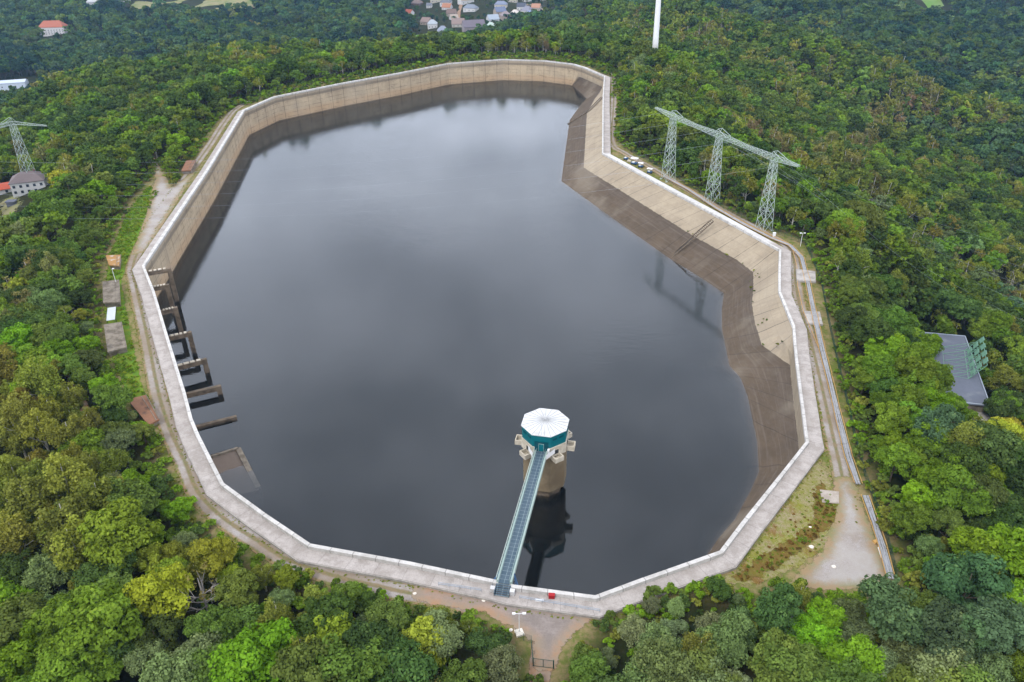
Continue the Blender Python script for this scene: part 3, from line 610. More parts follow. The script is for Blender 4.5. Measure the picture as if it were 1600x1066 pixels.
def portal(name,bases,zg,ztop,tips,label,wb_=(4.6,1.9)):
    """bases: list of world xy. tips: two xy ends of the beam"""
    d=np.array(tips[1])-np.array(tips[0]);d/=np.linalg.norm(d);s=np.array([-d[1],d[0]]);o0=np.array([*bases[0],zg[0]])
    e=empty(name,o0,0,label,'pylon')
    for b,z0 in zip(bases,zg):
        b=np.array(b);mb=MB();L=lambda w:[b-o0[:2]+d*x*w/2+s*y*w/2 for x,y in((-1,-1),(1,-1),(1,1),(-1,1))]
        lattice(mb,L(wb_[0]),L(wb_[1]),z0-o0[2],ztop-o0[2],9,.072)
        for q in L(wb_[0]):mb.box((*q,z0-o0[2]+.1),(.8,.8,1.0))
        mb.build('lattice_tower',M['pylon'],e)
    mb=MB();T0,T1=[np.array([*t_,0.]) -np.array([*o0[:2],0]) for t_ in tips];zb=ztop-o0[2];side=np.array([*s,0])
    P=[np.array([*(np.array(b)-o0[:2]),zb]) for b in bases];ends=[np.array([T0[0],T0[1],zb+.6])]+P+[np.array([T1[0],T1[1],zb+.6])]
    for k in range(len(ends)-1):
        a,b=ends[k],ends[k+1];Ls=np.linalg.norm(b-a)
        if k in(0,len(ends)-2):
            truss(mb,a,b,side,.5 if k==0 else 1.6,1.6 if k==0 else .5,1.0 if k==0 else 2.6,2.6 if k==0 else 1.0,max(4,int(Ls/2.6)),.055)
        else:
            m=(a+b)/2;truss(mb,a,m,side,1.5,1.1,2.4,1.5,6,.055);truss(mb,m,b,side,1.1,1.5,1.5,2.4,6,.055)
    for q in P:   # peak over every tower with stays
        for y in(-1,1):
            pk=q+side*y*1.0+np.array([0,0,3.3]);mb.bar(pk,q+side*y*1.2+np.array([0,0,1.5])-np.array([*d,0])*1.4,.09);mb.bar(pk,q+side*y*1.2+np.array([0,0,1.5])+np.array([*d,0])*5.5,.1)
        mb.bar(q+side+np.array([0,0,3.3]),q-side+np.array([0,0,3.3]),.09)
    mb.build('cross_beam',M['pylon'],e)
    return e
pb=[U(1052,184,26.5)[:2],U(1124,213,26.5)[:2],U(1210,249,26.5)[:2]]
def tip(px,py,z):return U(px,py,z)[:2]
tips=(tip(1025,167,27.6),tip(1249,258,27.6));
portal('power_pylon',pb,[-2.,-2.,-2.],26.3,tips,'three legged grey lattice power pylon standing along the right bank')
lb=U(52,292,-21)[:2];lt=[tip(72,196,13.5),tip(-75,238,13.5)]
portal('power_pylon',[lb,lb+(np.array(lt[1])-np.array(lt[0]))*.62],[-23.,-24],12.5,lt,'grey lattice power pylon beside the white house at the left edge',(6.0,2.2))
# power lines
def wire(a,b,sag,label):
    a=np.array(a);b=np.array(b);mb=MB();N=40;pr=None
    for k in range(N+1):
        s=k/N;p=a*(1-s)+b*s-np.array([0,0,sag*4*s*(1-s)])-0*a
        if pr is not None:mb.bar(pr-a,p-a,.022,3)
        pr=p
    o=mb.build('power_line',M['rail']);o.location=[float(v) for v in a];return tag(o,label,'power line',None)
T0,T1=np.array(tips[0]),np.array(tips[1]);ords=['first','second','third','fourth','fifth','sixth','seventh']
for k in range(6):
    s=.06+.88*k/5;q=T0*(1-s)+T1*s
    lb_=U(-90,250+17*k,6.)
    wire((*q,26.2),lb_,9,'power line crossing the basin leftward, %s from the far beam end'%ords[k])
    rb=U(1720,420+34*k,-45.)
    wire((*q,26.3),rb,6,'power line dropping over the right wood, %s from the far beam end'%ords[k])
# ------------------------------------------------------------------ wind turbine tower
tb=U(1021,112,-15)
we=empty('wind_turbine',tb,0,'tall white wind turbine mast rising from the wooded ridge','wind turbine')
mb_=MB();N=24
for k in range(8):mb_.bar((0,0,k*12),(0,0,(k+1)*12+.0),2.35-.11*k,N,2.35-.11*(k+1))
mo=mb_.build('mast',M['white'],we)
mb_=MB();mb_.box((0,1.5,97.6),(3.4,8.5,3.4)).bar((0,-2.7,97.6),(0,-4.6,97.6),1.3,12,.5);mb_.build('nacelle',M['white'],we)
for k in range(3):
    a=math.radians(90+120*k);mb_=MB();u=np.array([math.cos(a),0,math.sin(a)]);w_=np.array([-math.sin(a),0,math.cos(a)]);c0=np.array([0,-3.6,97.6]);v=[];f=[]
    for i,(r_,ch) in enumerate(((1,1.2),(6,2.6),(18,1.9),(30,1.2),(38,.4))):
        for x,y in((-.3,0),(.1,.25),(.7,0),(.1,-.12)):v.append(c0+u*r_+w_*x*ch+np.array([0,y*ch*.6,0]))
        if i:f+=[(4*(i-1)+q,4*(i-1)+(q+1)%4,4*i+(q+1)%4,4*i+q) for q in range(4)]
    mb_.add(v,f+[(0,1,2,3),(16,17,18,19)]);mb_.build('blade',M['white'],we)
# ------------------------------------------------------------------ old concrete slabs on the left verge
def bunker(px,z,hgt,mat,label,top=None,rimc=True,cat='concrete hut'):
    P=[U(*p,z) for p in px];c=sum(P)/len(P);e=empty('concrete_hut' if hgt>1 else 'concrete_slab',(c[0],c[1],PZ-1),0,label,cat)
    loc=[(p[0]-c[0],p[1]-c[1]) for p in P];zt=z-(PZ-1)
    mb=MB();mb.prism([(x*.9,y*.9) for x,y in loc],-1.5,zt-.45);mb.build('wall',M['oldconc'],e)
    mb=MB();mb.prism(loc,zt-.44,zt);rf=mb.build('roof',mat,e)
    mb=MB();n_=len(loc)
    a=np.array(loc[1])*.98;b=np.array(loc[2])*.98;cc=np.array(loc[0])*.98;dd=np.array(loc[3])*.98
    mb.bar((*(a*.75+cc*.25),zt+.02),(*(b*.75+dd*.25),zt+.02),.12);mb.bar((*a,zt+.05),(*b,zt+.05),.14);mb.build('kerb',M['oldconc'],rf)
    return e
# corners far-left, far-right, near-right, near-left
bunker([(160,440),(186,437),(188,472),(161,473)],.6,2.,M['conc2'] if 'conc2' in M else M['oldconc'],'grey flat roofed concrete hut on the left verge, above the zinc sheet')
bunker([(162,507),(190,503),(198,542),(168,550)],.6,2.,M['oldconc'],'grey flat roofed concrete hut on the left verge, below the zinc sheet')
bunker([(199,624),(228,617),(249,655),(232,664)],.2,1.5,M['rust'],'rusty brown concrete slab half hidden by trees, lowest on the left verge',cat='concrete slab')
bunker([(165,399),(189,398),(187,415),(170,414)],.3,1.2,M['moss'],'small slab with orange moss at the upper end of the left verge',cat='concrete slab')
bunker([(291,251),(307,250),(298,266),(283,267)],.4,1.6,M['rust'],'mossy concrete block beside the dark trees at the upper left of the track',cat='concrete block')
# corrugated zinc roof
P=[U(*p,.6) for p in((168,482),(181,480),(182,499),(166,502))];c=sum(P)/4;e=empty('zinc_shelter',(c[0],c[1],PZ),0,'bright corrugated zinc shelter between the two grey huts','shelter')
mb=MB();a=P[0]-c;b=P[1]-c;c3=P[3]-c;N=14;v=[];f=[]
for k in range(N+1):
    q=a+(b-a)*k/N;zz=(.16 if k%2 else 0)+2.2
    for w_ in(0,.08):v.append((q[0],q[1],zz+w_));v.append((q[0]+(c3-a)[0],q[1]+(c3-a)[1],zz+w_))
    if k:f+=[(4*k-4,4*k,4*k+1,4*k-3),(4*k-2,4*k-1,4*k+3,4*k+2)]
mb.add(v,f).build('roof_sheet',M['zinc'],e)
posts(e,[np.array([(p-c)[0]*.85,(p-c)[1]*.85,0]) for p in P],2.2,.07,M['dark'],-1)
# left verge mast + lamps
def lamp(px,py,zb,h,label,arm=.7,heads=2,base=True):
    p=U(px,py,zb);e=empty('lamp_post',p,0,label,'lamp post');mb=MB();mb.bar((0,0,0),(0,0,h),.09,8,.06);mb.build('pole',M['white'],e)
    for s in ((-1,1) if heads==2 else (1,)):
        mb=MB();mb.bar((0,0,h),(s*arm,0,h+.15),.05).box((s*(arm+.25),-.05,h+.12),(.6,.4,.22));mb.build('lamp_head',M['white'],e)
    if base:
        mb=MB();mb.box((0,0,.15),(1.5,1.5,.5),.3);mb.build('base_block',M['stone'],e)
    return e
lamp(811.5,990,PZ,5.3,'white double headed lamp post on the asphalt yard near the gate')
lamp(1250.5,385,PZ,5.2,'white lamp post at the bend of the fence on the right bank',.5,2,False)
lamp(181,441,.6,5.,'thin white mast rising between the mossy slab and the upper grey hut',.2,1,False)
# ------------------------------------------------------------------ small things
def stone(px,py,s,label,mat='stone',name='boulder',cat='stone'):
    p=U(px,py,PZ);bm=bmesh.new();bmesh.ops.create_icosphere(bm,subdivisions=2,radius=s)
    for v in bm.verts:v.co.x*=1.1+.2*math.sin(v.co.y*5);v.co.z=v.co.z*.5+.04*math.sin(v.co.x*9);v.co.z=max(v.co.z,-.1*s)
    me=bpy.data.meshes.new(name);bm.to_mesh(me);bm.free();me.materials.append(M[mat]);o=bpy.data.objects.new(name,me);COL.objects.link(o);o.location=(p[0],p[1],p[2]+.05);tag(o,label,cat)
stone(756,938.5,.42,'round pale stone on the asphalt left of the lamp post')
stone(803.5,947.5,.40,'round pale stone on the asphalt just above the lamp post')
stone(798,985,.38,'pale rock at the foot of the trees left of the lamp post')
stone(1268,855,.5,'white rock in the rusty weeds of the lower right corner')
stone(1303,886,.45,'white rock lying on the gravel turning area')
stone(648,928,.35,'white rock at the tree edge below the left part of the walkway')
stone(1266,824,.3,'small white rock in the yellow grass above the rusty weeds')
p=U(862,934,-.9);e=empty('red_box',p,0,'red metal box on the shore walkway right of the bridge','box');mb=MB();mb.box((0,0,.42),(1.15,.7,.8),-.12);mb.build('box_body',M['red'],e);mb=MB();mb.box((0,-.0,.86),(1.25,.8,.1),-.12).box((.0,-.38,.55),(.25,.06,.2),-.12);mb.build('lid',M['red'],e)
def wrail(a,b,label):
    A=U(*a,-.9);Bq=U(*b,-.9);e=empty('walkway_rail',A,0,label,'railing');d=Bq-A;mb=MB();mb.bar((0,0,.5),d+(0,0,.5),.07,6);mb.bar((0,0,.9),d+(0,0,.9),.05,6);mb.build('pipe',M['rail'],e)
    N=int(np.linalg.norm(d)/2);posts(e,[d*k/N for k in range(N+1)],.9,.05,M['rail'])
wrail((812,936),(937,957),'blue grey pipe rail along the walkway right of the bridge landing')
wrail((685,915),(752,925),'blue grey pipe rail along the walkway left of the bridge landing')
mb=MB();p=U(843,939,-.9);mb.box((p[0],p[1],p[2]+.15),(1.6,.5,.3),-.1).box((p[0],p[1],p[2]+.33),(1.5,.4,.08),-.1);tag(mb.build('storage_crate',M['white']),'low white crate behind the pipe rail beside the bridge landing','crate')
# concrete pads on the right edge
def pad(px,z,th,label,mat='conc'):
    P=[U(*p,z) for p in px];c=sum(P)/len(P);mb=MB();mb.prism([(p-c)[:2] for p in P],-th,0);mb.prism([((p-c)*.93)[:2] for p in P],0.0,.05);o=mb.build('concrete_pad',M[mat]);o.location=[float(v) for v in c];tag(o,label,'concrete pad')
pad([(1244,420),(1274,424),(1275,440),(1245,438)],-.9,1.2,'flat concrete pad jutting out under the pipes at the right bend')
pad([(1256,486),(1281,487),(1286,507),(1262,505)],-1.0,1.,'second concrete pad under the pipes, nearer than the jutting one')
pad([(1281,765),(1311,768),(1311,787),(1285,785)],-1.42,.5,'pale concrete pad in the grass of the lower right corner','stonepad')
# pipe bundle with timber rails
tray_px=[(1036,275),(1075,296),(1120,326),(1165,352),(1205,372),(1235,384),(1252,402),(1262,440),(1272,490),(1284,545),(1298,600),(1312,660),(1326,715),(1341,757)]
tray2=[(1352,775),(1366,815),(1379,855),(1392,905)]
def tray(pts,w,label,timber=True):
    A=[U(*p,-1.1) for p in pts];o0=A[0];e=empty('pipe_bundle',o0,0,label,'pipes');A=[a-o0 for a in A];tm=MB();sup=[]
    pipes=[MB() for _ in range(6)]
    for i in range(len(A)-1):
        a,b=A[i],A[i+1];d=b-a;d/=np.linalg.norm(d);s=np.array([-d[1],d[0],0])
        for k in range(6):
            o=(k-2.5)/5*w*.62;j=.12*math.sin(i*2.1+k*1.7);j2=.12*math.sin((i+1)*2.1+k*1.7);pipes[k].bar(a+s*(o+j)+(0,0,.12),b+s*(o+j2)+(0,0,.12),.13,6)
        if timber:
            for q in(-1,1):
                N=max(1,int(np.linalg.norm(b-a)/4))
                for m in range(N):
                    p=a+(b-a)*m/N;p2=a+(b-a)*(m+.97)/N;x=q*(w*.5+random.uniform(0,.15));tm.bar(p+s*x+(0,0,.25),p2+s*x+(0,0,.25),.09)
                    sup.append(p+s*x)
    for k in range(6):
        pipes[k].build('pipe',M['pipe'] if k%2==0 else M['pipe2'],e)
    if timber:tm.build('timber_rail',M['wood'],e);posts(e,sup,.3,.09,M['wood'],0.,'support')
tray(tray_px,1.6,'long bundle of white and grey pipes between timber rails along the right fence')
tray(tray2,1.6,'shorter pile of pale pipes along the fence beside the gravel turning area')
def railing(pts,label,mat='wood',h=.6,z=PZ):
    A=[U(*p,z) for p in pts];o0=A[0];e=empty('timber_railing',o0,0,label,'railing');mb=MB();mp=[]
    for i in range(len(A)-1):
        a,b=A[i]-o0,A[i+1]-o0;mb.bar(a+(0,0,h),b+(0,0,h),.09)
        N=max(1,int(np.linalg.norm(b-a)/3))
        for m in range(N):mp.append(a+(b-a)*m/N)
    mb.build('rail',M[mat],e);posts(e,mp,h,.07,M[mat])
railing([(966,238),(1000,257),(1060,290),(1120,327),(1180,358),(1225,379),(1238,392),(1245,420),(1246,450),(1255,490),(1268,520),(1278,545)],'low yellow timber rail between the brown track and the pipes on the right bank')
def fence(pts,z,h,label,step=2.5,mesh=True,mat='fencegreen'):
    A=[U(*p,z)  for p in pts];o0=A[0];e=empty('fence',o0,0,label,'fence');pl=[];w=MB()
    for i in range(len(A)-1):
        a,b=A[i]-o0,A[i+1]-o0;N=max(1,int(np.linalg.norm(b-a)/step));d=(b-a)/N
        for m in range(N):pl.append(a+d*m)
        for zz in np.linspace(.1,h-.05,7):w.bar(a+(0,0,zz),b+(0,0,zz),.02,3)
        L=np.linalg.norm(b-a)
        if mesh:
            for m in range(int(L/.3)):p=a+(b-a)*(m*.3/L);w.bar(p+(0,0,.1),p+(0,0,h-.05),.012,3)
    posts(e,pl,h,.05,M[mat],-.6);w.build('wire_mesh',M[mat],e)
fence([(985,238),(1040,268),(1080,293),(1130,327),(1180,352),(1225,371),(1258,384),(1272,415),(1284,450),(1293,500),(1306,560),(1320,620),(1333,680),(1350,745),(1370,800),(1386,850),(1400,905)],PZ-.2,2.,'dark green mesh fence along the wood on the right bank')
fence([(245,285),(226,318),(208,345),(192,378),(183,400)],PZ-1.5,1.9,'dark teal mesh fence running through the weeds at the upper left',2.5,False)
fence([(170,412),(160,450),(158,500),(166,560),(180,600)],PZ-1.5,1.8,'dark mesh fence behind the two grey huts',2.5,False)
fence([(806,993),(818,1001),(830,1005),(833,1040)],PZ,2.,'short green mesh fence left of the entrance gate',1.6,False)
# gate
A=U(833,1041,PZ);Bq=U(865,1045,PZ);e=empty('entrance_gate',A,0,'open barred green double gate at the bottom of the asphalt yard','gate');d=Bq-A;hz=2.1
mb=MB();mb.bar((0,0,0),(0,0,hz+.2),.09);mb.bar(d,d+(0,0,hz+.2),.12);mb.build('gate_post',M['fencegreen'],e)
for s0,s1 in((.02,.48),(.5,.97)):
    mb=MB();a=d*s0;b=d*s1
    for zz in(.15,hz):mb.bar(a+(0,0,zz),b+(0,0,zz),.045)
    mb.bar(a+(0,0,.15),a+(0,0,hz),.05);mb.bar(b+(0,0,.15),b+(0,0,hz),.05)
    for k in range(8):q=a+(b-a)*k/8;mb.bar(q+(0,0,.15),q+(0,0,hz),.015,3)
    mb.build('gate_leaf',M['fencegreen'],e)
# compressor carts on the right bank
def cart(px,py,label,big=1.,canopy=True):
    p=U(px,py,PZ);e=empty('utility_cart',p,-.55,label,'cart');b=big
    mb=MB();mb.box((0,0,.75),(2.3*b,1.3*b,.5)).box((.9*b,0,1.05),(.5*b,1.2*b,.3));mb.build('body',M['blue'],e)
    for x in(-.75,.75):
        for y in(-.62,.62):
            mb=MB();mb.bar((x*b,(y-.1)*b,.35),(x*b,(y+.1)*b,.35),.36,12);mb.build('wheel',M['dark'],e)
    if canopy:
        mb=MB();mb.box((0,0,2.25*b),(2.6*b,1.7*b,.14)).box((0,0,2.36*b),(2.2*b,1.3*b,.1));mb.build('canopy',M['white'],e)
        mb=MB()
        for x in(-1,1):
            for y in(-.6,.6):mb.bar((x*b,y*b,.9),(x*b,y*b,2.2*b),.04)
        mb.build('canopy_frame',M['rail'],e)
    mb=MB();mb.box((-.3*b,0,1.15),(1.0*b,1.0*b,.35));mb.build('load',M['white'],e)
cart(991,257,'largest white topped utility cart on the right bank track',1.35)
cart(1001,262,'white topped cart between the largest cart and the single one',1.0)
cart(1015,271,'white topped cart standing nearest the pylons',1.0)
cart(978,250,'small blue cart without a canopy behind the others on the right bank',.9,False)
mb=MB();p=U(983,253,PZ);mb.box((p[0],p[1],p[2]+.4),(1.8,1.1,.7),-.5).box((p[0],p[1],p[2]+.8),(1.5,.8,.15),-.5);tag(mb.build('tool_crate',M['cream']),'cream crate between the blue cart and the largest white cart','crate')
mb=MB();p=U(1209,371,PZ);mb.box((p[0],p[1],p[2]+.9),(.9,.8,1.8)).box((p[0],p[1],p[2]+1.86),(1.1,1.,.12));tag(mb.build('switch_cabinet',M['white']),'small white cabinet at the fence just right of the nearest pylon leg','cabinet')
mb=MB();p=U(1369,848,PZ);mb.box((p[0],p[1],p[2]+.25),(1.2,.9,.5),.3).box((p[0],p[1],p[2]+.55),(1.0,.7,.1),.3);tag(mb.build('timber_stack',M['wood']),'small brown timber stack beside the fence at lower right','timber')
a=U(1372,856,PZ);b=U(1377,872,PZ);mb=MB()
for k in range(4):mb.bar(a+(k*.2,0,.15),b+(k*.2,0,.15+.05*k),.12,6)
tag(mb.build('sack_row',M['white']),'white tubes lying along the fence at lower right','tubes')
# ------------------------------------------------------------------ gatehouse roof on the right
zr=-27.
rp=[(1440,519),(1508,525),(1548,635),(1482,628)]
P=[U(*p,zr) for p in rp];c=sum(P)/4;e=empty('gatehouse',(c[0],c[1],zr-9),0,'flat dark roofed concrete building among the trees at right','building')
loc=[(p-c)[:2] for p in P];roofP=[]
mb=MB();mb.prism([q*.97 for q in loc][::-1],-6,8.7);mb.build('wall',M['oldconc'],e)
mb=MB();mb.prism(loc[::-1],8.71,9.0);rf=mb.build('roof',M['roofdark'],e)
mb=MB()
for i in range(4):mb.bar((*(loc[i]*.985),9.12),(*(loc[(i+1)%4]*.985),9.12),.18)
mb.build('parapet',M['rail'],rf)
HB=[np.array([p[:2] for p in P])]
# lower annex
P2=[U(*p,zr-3) for p in ((1510,634),(1549,638),(1556,655),(1530,662))];mb=MB();mb.prism([(p-c)[:2] for p in P2][::-1],-8,6.);mb.build('annex',M['conc'],e)
mb=MB();q=U(1552,642,zr-2)-c;mb.box((q[0],q[1],6.5),(2.2,6,.6),.5);mb.build('canopy',M['rust'],e)
# green rack (insulator frame) on the roof
R0=U(1508,590,zr);R1=U(1546,590,zr);A=U(1507,548,zr);Bq=U(1513,592,zr)
d=(Bq-A);L=np.linalg.norm(d);d/=L;s=np.array([d[1],-d[0],0])
if s[0]<0:s=-s
e=empty('roof_truss',A,0,'light green steel frame with raised panels standing on the dark roof','steel frame');mb=MB();hh=6.2
for k in range(5):
    b=d*L*k/4;t_=b+s*4+np.array([0,0,hh]);mb.bar(b,t_,.14);mb.bar(b-s*7,t_*.62+b*.38,.09);mb.bar(b-s*7,b,.08);mb.bar(b-s*3.5,b*.5+t_*.5,.07)
    if k:
        pb_=d*L*(k-1)/4
        for f_ in(0,.33,.66,1):
            off=s*4*f_+np.array([0,0,hh*f_]);mb.bar(pb_+off,b+off,.11)
        mb.bar(pb_,t_,.08);mb.bar(b,pb_+s*4+np.array([0,0,hh]),.08);mb.bar(pb_-s*7,b-s*7,.07)
mb.build('frame',M['rack'],e)
for k in range(4):
    for r_ in range(3):
        q=d*L*(k+.5)/4+s*(.85+1.28*r_+.15)+np.array([0,0,1.6+2.4*r_]);mb=MB();h_=s*.45+np.array([0,0,.8]);v=[q-d*1.3-h_,q+d*1.3-h_,q+d*1.3+h_,q-d*1.3+h_]
        mb.add([x for x in v]+[x+s*.15 for x in v],[(0,1,2,3),(7,6,5,4),(0,4,5,1),(1,5,6,2),(2,6,7,3),(3,7,4,0)]);mb.build('panel',M['rack'],e)
# ------------------------------------------------------------------ houses
hm={}
def hmat(kind,col):
    k=(kind,col)
    if k not in hm:hm[k]=simple(kind+'_colour',col,.8,.25,.8)
    return hm[k]
HOUSES=[]
def house(px,py,w,dp,h,rz,wc,rc,label,hip=False,cat='house',nwin=3,rows_=1,zt=None,rh=None):
    p=Uterr(px,py) if zt is None else U(px,py,zt);zb=p[2];HOUSES.append((p[0],p[1],max(w,dp)*.75+4))
    e=empty('house',(p[0],p[1],zb),rz,label,cat);rh=rh or dp*.42
    mb=MB();mb.box((0,0,h/2-1.5),(w,dp,h+3));
    if not hip:mb.add([(-w/2,-dp/2,h),(-w/2,dp/2,h),(-w/2,0,h+rh*.96),(w/2,-dp/2,h),(w/2,dp/2,h),(w/2,0,h+rh*.96)],[(0,1,2),(3,5,4)])
    wl=mb.build('wall',hmat('plaster',wc),e)
    W2,D2=w/2+.5,dp/2+.5;x=(W2-D2*.8 if hip else W2);x=max(x,.3);zz=h-.25;T=.3
    v=[(-W2,-D2,zz),(W2,-D2,zz),(W2,D2,zz),(-W2,D2,zz),(-x,0,h+rh),(x,0,h+rh)];v2=[(a,b,c+T) for a,b,c in v]
    f=[(0,1,5,4),(2,3,4,5),(1,2,5),(3,0,4)] if hip else [(0,1,5,4),(2,3,4,5)]
    f2=[tuple(i+6 for i in q) for q in f];f1=[tuple(reversed(q)) for q in f];ed=[(0,1),(1,2),(2,3),(3,0)] if hip else [(0,1),(1,5),(5,2),(2,3),(3,4),(4,0)]
    mb=MB();mb.add(v+v2,f1+f2+[(a,b,b+6,a+6) for a,b in ed]);rf=mb.build('roof',hmat('tiles',rc),e)
    mb=MB();mb.box((w*.22,dp*.12,h+rh*.9),(.8,.8,1.8));mb.build('chimney',hmat('brick',(.2,.1,.07)),rf)
    for r_ in range(rows_):
        for k in range(nwin):
            mb=MB();mb.box((-w/2+w*(k+.5)/nwin,-dp/2-.02,1.6+r_*2.9),(1.3,.1,1.4));mb.build('window',M['glass'],e)
    return e
WHT=(.60,.60,.60);CRM=(.48,.45,.39);GR=(.15,.16,.19);RED=(.34,.10,.06);BRN=(.17,.12,.10);BEI=(.38,.32,.27);DK=(.08,.09,.12);ORG=(.36,.17,.10)
white_house=house(50,297,16,13,6.5,.35,WHT,(.16,.13,.13),'white three storey villa with dark hipped roof beside the left pylon',True,nwin=5,rows_=2,rh=3.4)
house(12,300,17,8,3,.5,WHT,(.42,.09,.05),'low house with a red roof at the left edge beside the villa',nwin=3,rh=2.2)
house(86,53,42,20,12,.05,(.62,.60,.60),(.38,.13,.08),'large white mansion with red roof alone in the far wood',True,nwin=9,rows_=3,rh=9,cat='mansion')
house(12,136,46,16,6,.25,(.55,.62,.72),(.50,.56,.68),'long pale blue warehouse at the far left edge',False,cat='warehouse',nwin=6,rh=2)
v=[(640,24,16,'small white house with red gable standing apart left of the village',WHT,RED,0),
(652,8,22,'brown roofed house at the left end of the village top row',BRN,(.20,.15,.14),1),(671,12,12,'little white house beside the village path at left',WHT,GR,0),
(682,3,28,'long house with dark flat looking roof at the top edge',CRM,(.14,.12,.14),1),(699,15,20,'bright house with an orange red roof in the village',WHT,ORG,0),
(697,7,24,'white house with slate roof behind the orange roofed one',WHT,GR,1),(728,5,34,'long pale house with beige roof at the top of the village',WHT,BEI,0),
(736,17,30,'wide white villa with grey hipped roof in the middle of the village',WHT,(.20,.23,.28),1),(706,24,20,'brown roofed house below the orange roofed one',BEI,BRN,0),
(709,32,16,'pale narrow house in the middle of the village trees',WHT,BEI,0),(667,38,20,'brown house at the lower left of the village',BEI,(.24,.18,.16),0),
(676,43,18,'white house with grey roof at the lower left of the village',WHT,(.36,.40,.44),1),(692,52,20,'white house with blue grey roof at the lower edge of the village',WHT,(.25,.28,.36),1),
(716,41,24,'house with long brown roof just left of the large hall',CRM,(.25,.19,.17),0),(740,47,40,'large dark roofed hall at the lower edge of the village',(.28,.25,.26),(.16,.14,.17),0),
(767,46,18,'house with pale green roof right of the large hall',(.5,.6,.55),(.42,.52,.47),1),(770,34,22,'white house with light grey roof above the green roofed one',WHT,(.33,.38,.45),0),
(783,12,26,'cream house with blue grey hipped roof at the right of the village',CRM,(.20,.23,.32),1),(781,22,22,'house with blue slate roof below the cream one',BEI,(.14,.17,.26),0),
(790,30,20,'grey brown house near the right side of the village',BEI,(.27,.23,.24),1),(803,35,22,'house with a salmon coloured roof at lower right of the village',CRM,(.45,.27,.22),0),
(805,27,20,'white flat roofed house above the salmon roofed one',WHT,(.55,.52,.48),1),(815,15,18,'white house with dark roof at the upper right of the village',WHT,DK,0),
(824,20,22,'grey roofed house in the right half of the village',WHT,(.22,.22,.27),1),(838,16,18,'house with terracotta roof at the right end of the village',CRM,(.40,.22,.15),0),
(829,27,16,'small blue roofed house at the lower right end of the village',WHT,(.22,.28,.42),0),(826,3,26,'long white house with blue roof at the top right of the village',WHT,(.22,.25,.36),0),
(800,3,24,'brown roofed house at the top edge right of the middle villa',CRM,BRN,1),(848,1,16,'white house at the top edge, right end of the village',WHT,BEI,0),(704,58,20,'low orange brown shed at the bottom of the village',(.4,.25,.15),BRN,0),
(145,8,26,'white block left of the pale field at the top edge',WHT,(.5,.5,.52),1),(165,3,34,'white house with beige roof beside the pale field',WHT,BEI,0),(196,1,20,'small house at the left corner of the pale field',WHT,GR,1)]
for a,b,w,lb_,wc,rc,hp in v:
    house(a,b,w*.8,w*.8*random.uniform(.5,.62) if w>24 else w*.72,random.uniform(4,6.),random.uniform(-.6,.6),wc,rc,lb_,bool(hp),nwin=3)
ribbon('road',[Uterr(*p)[:2] for p in((716,30),(717,20),(720,10),(724,-4))],7,M['path'],1.2,'pale lane climbing through the village','road',True)
ribbon('road',[Uterr(*p)[:2] for p in((862,26),(850,16),(838,11),(815,8))],7,M['gravel'],1.2,'grey road curving past the right end of the village','road',True)
p=Uterr(20,322);mb=MB();mb.box((0,0,1.2),(4.5,3.2,2.4),.4).prism([(-2.4,-1.8),(2.4,-1.8),(2.4,1.8),(-2.4,1.8)],2.41,2.9);o=mb.build('garden_shed',M['slate']);o.location=[float(x) for x in p];tag(o,'small dark blue shed in the garden below the white villa','shed')
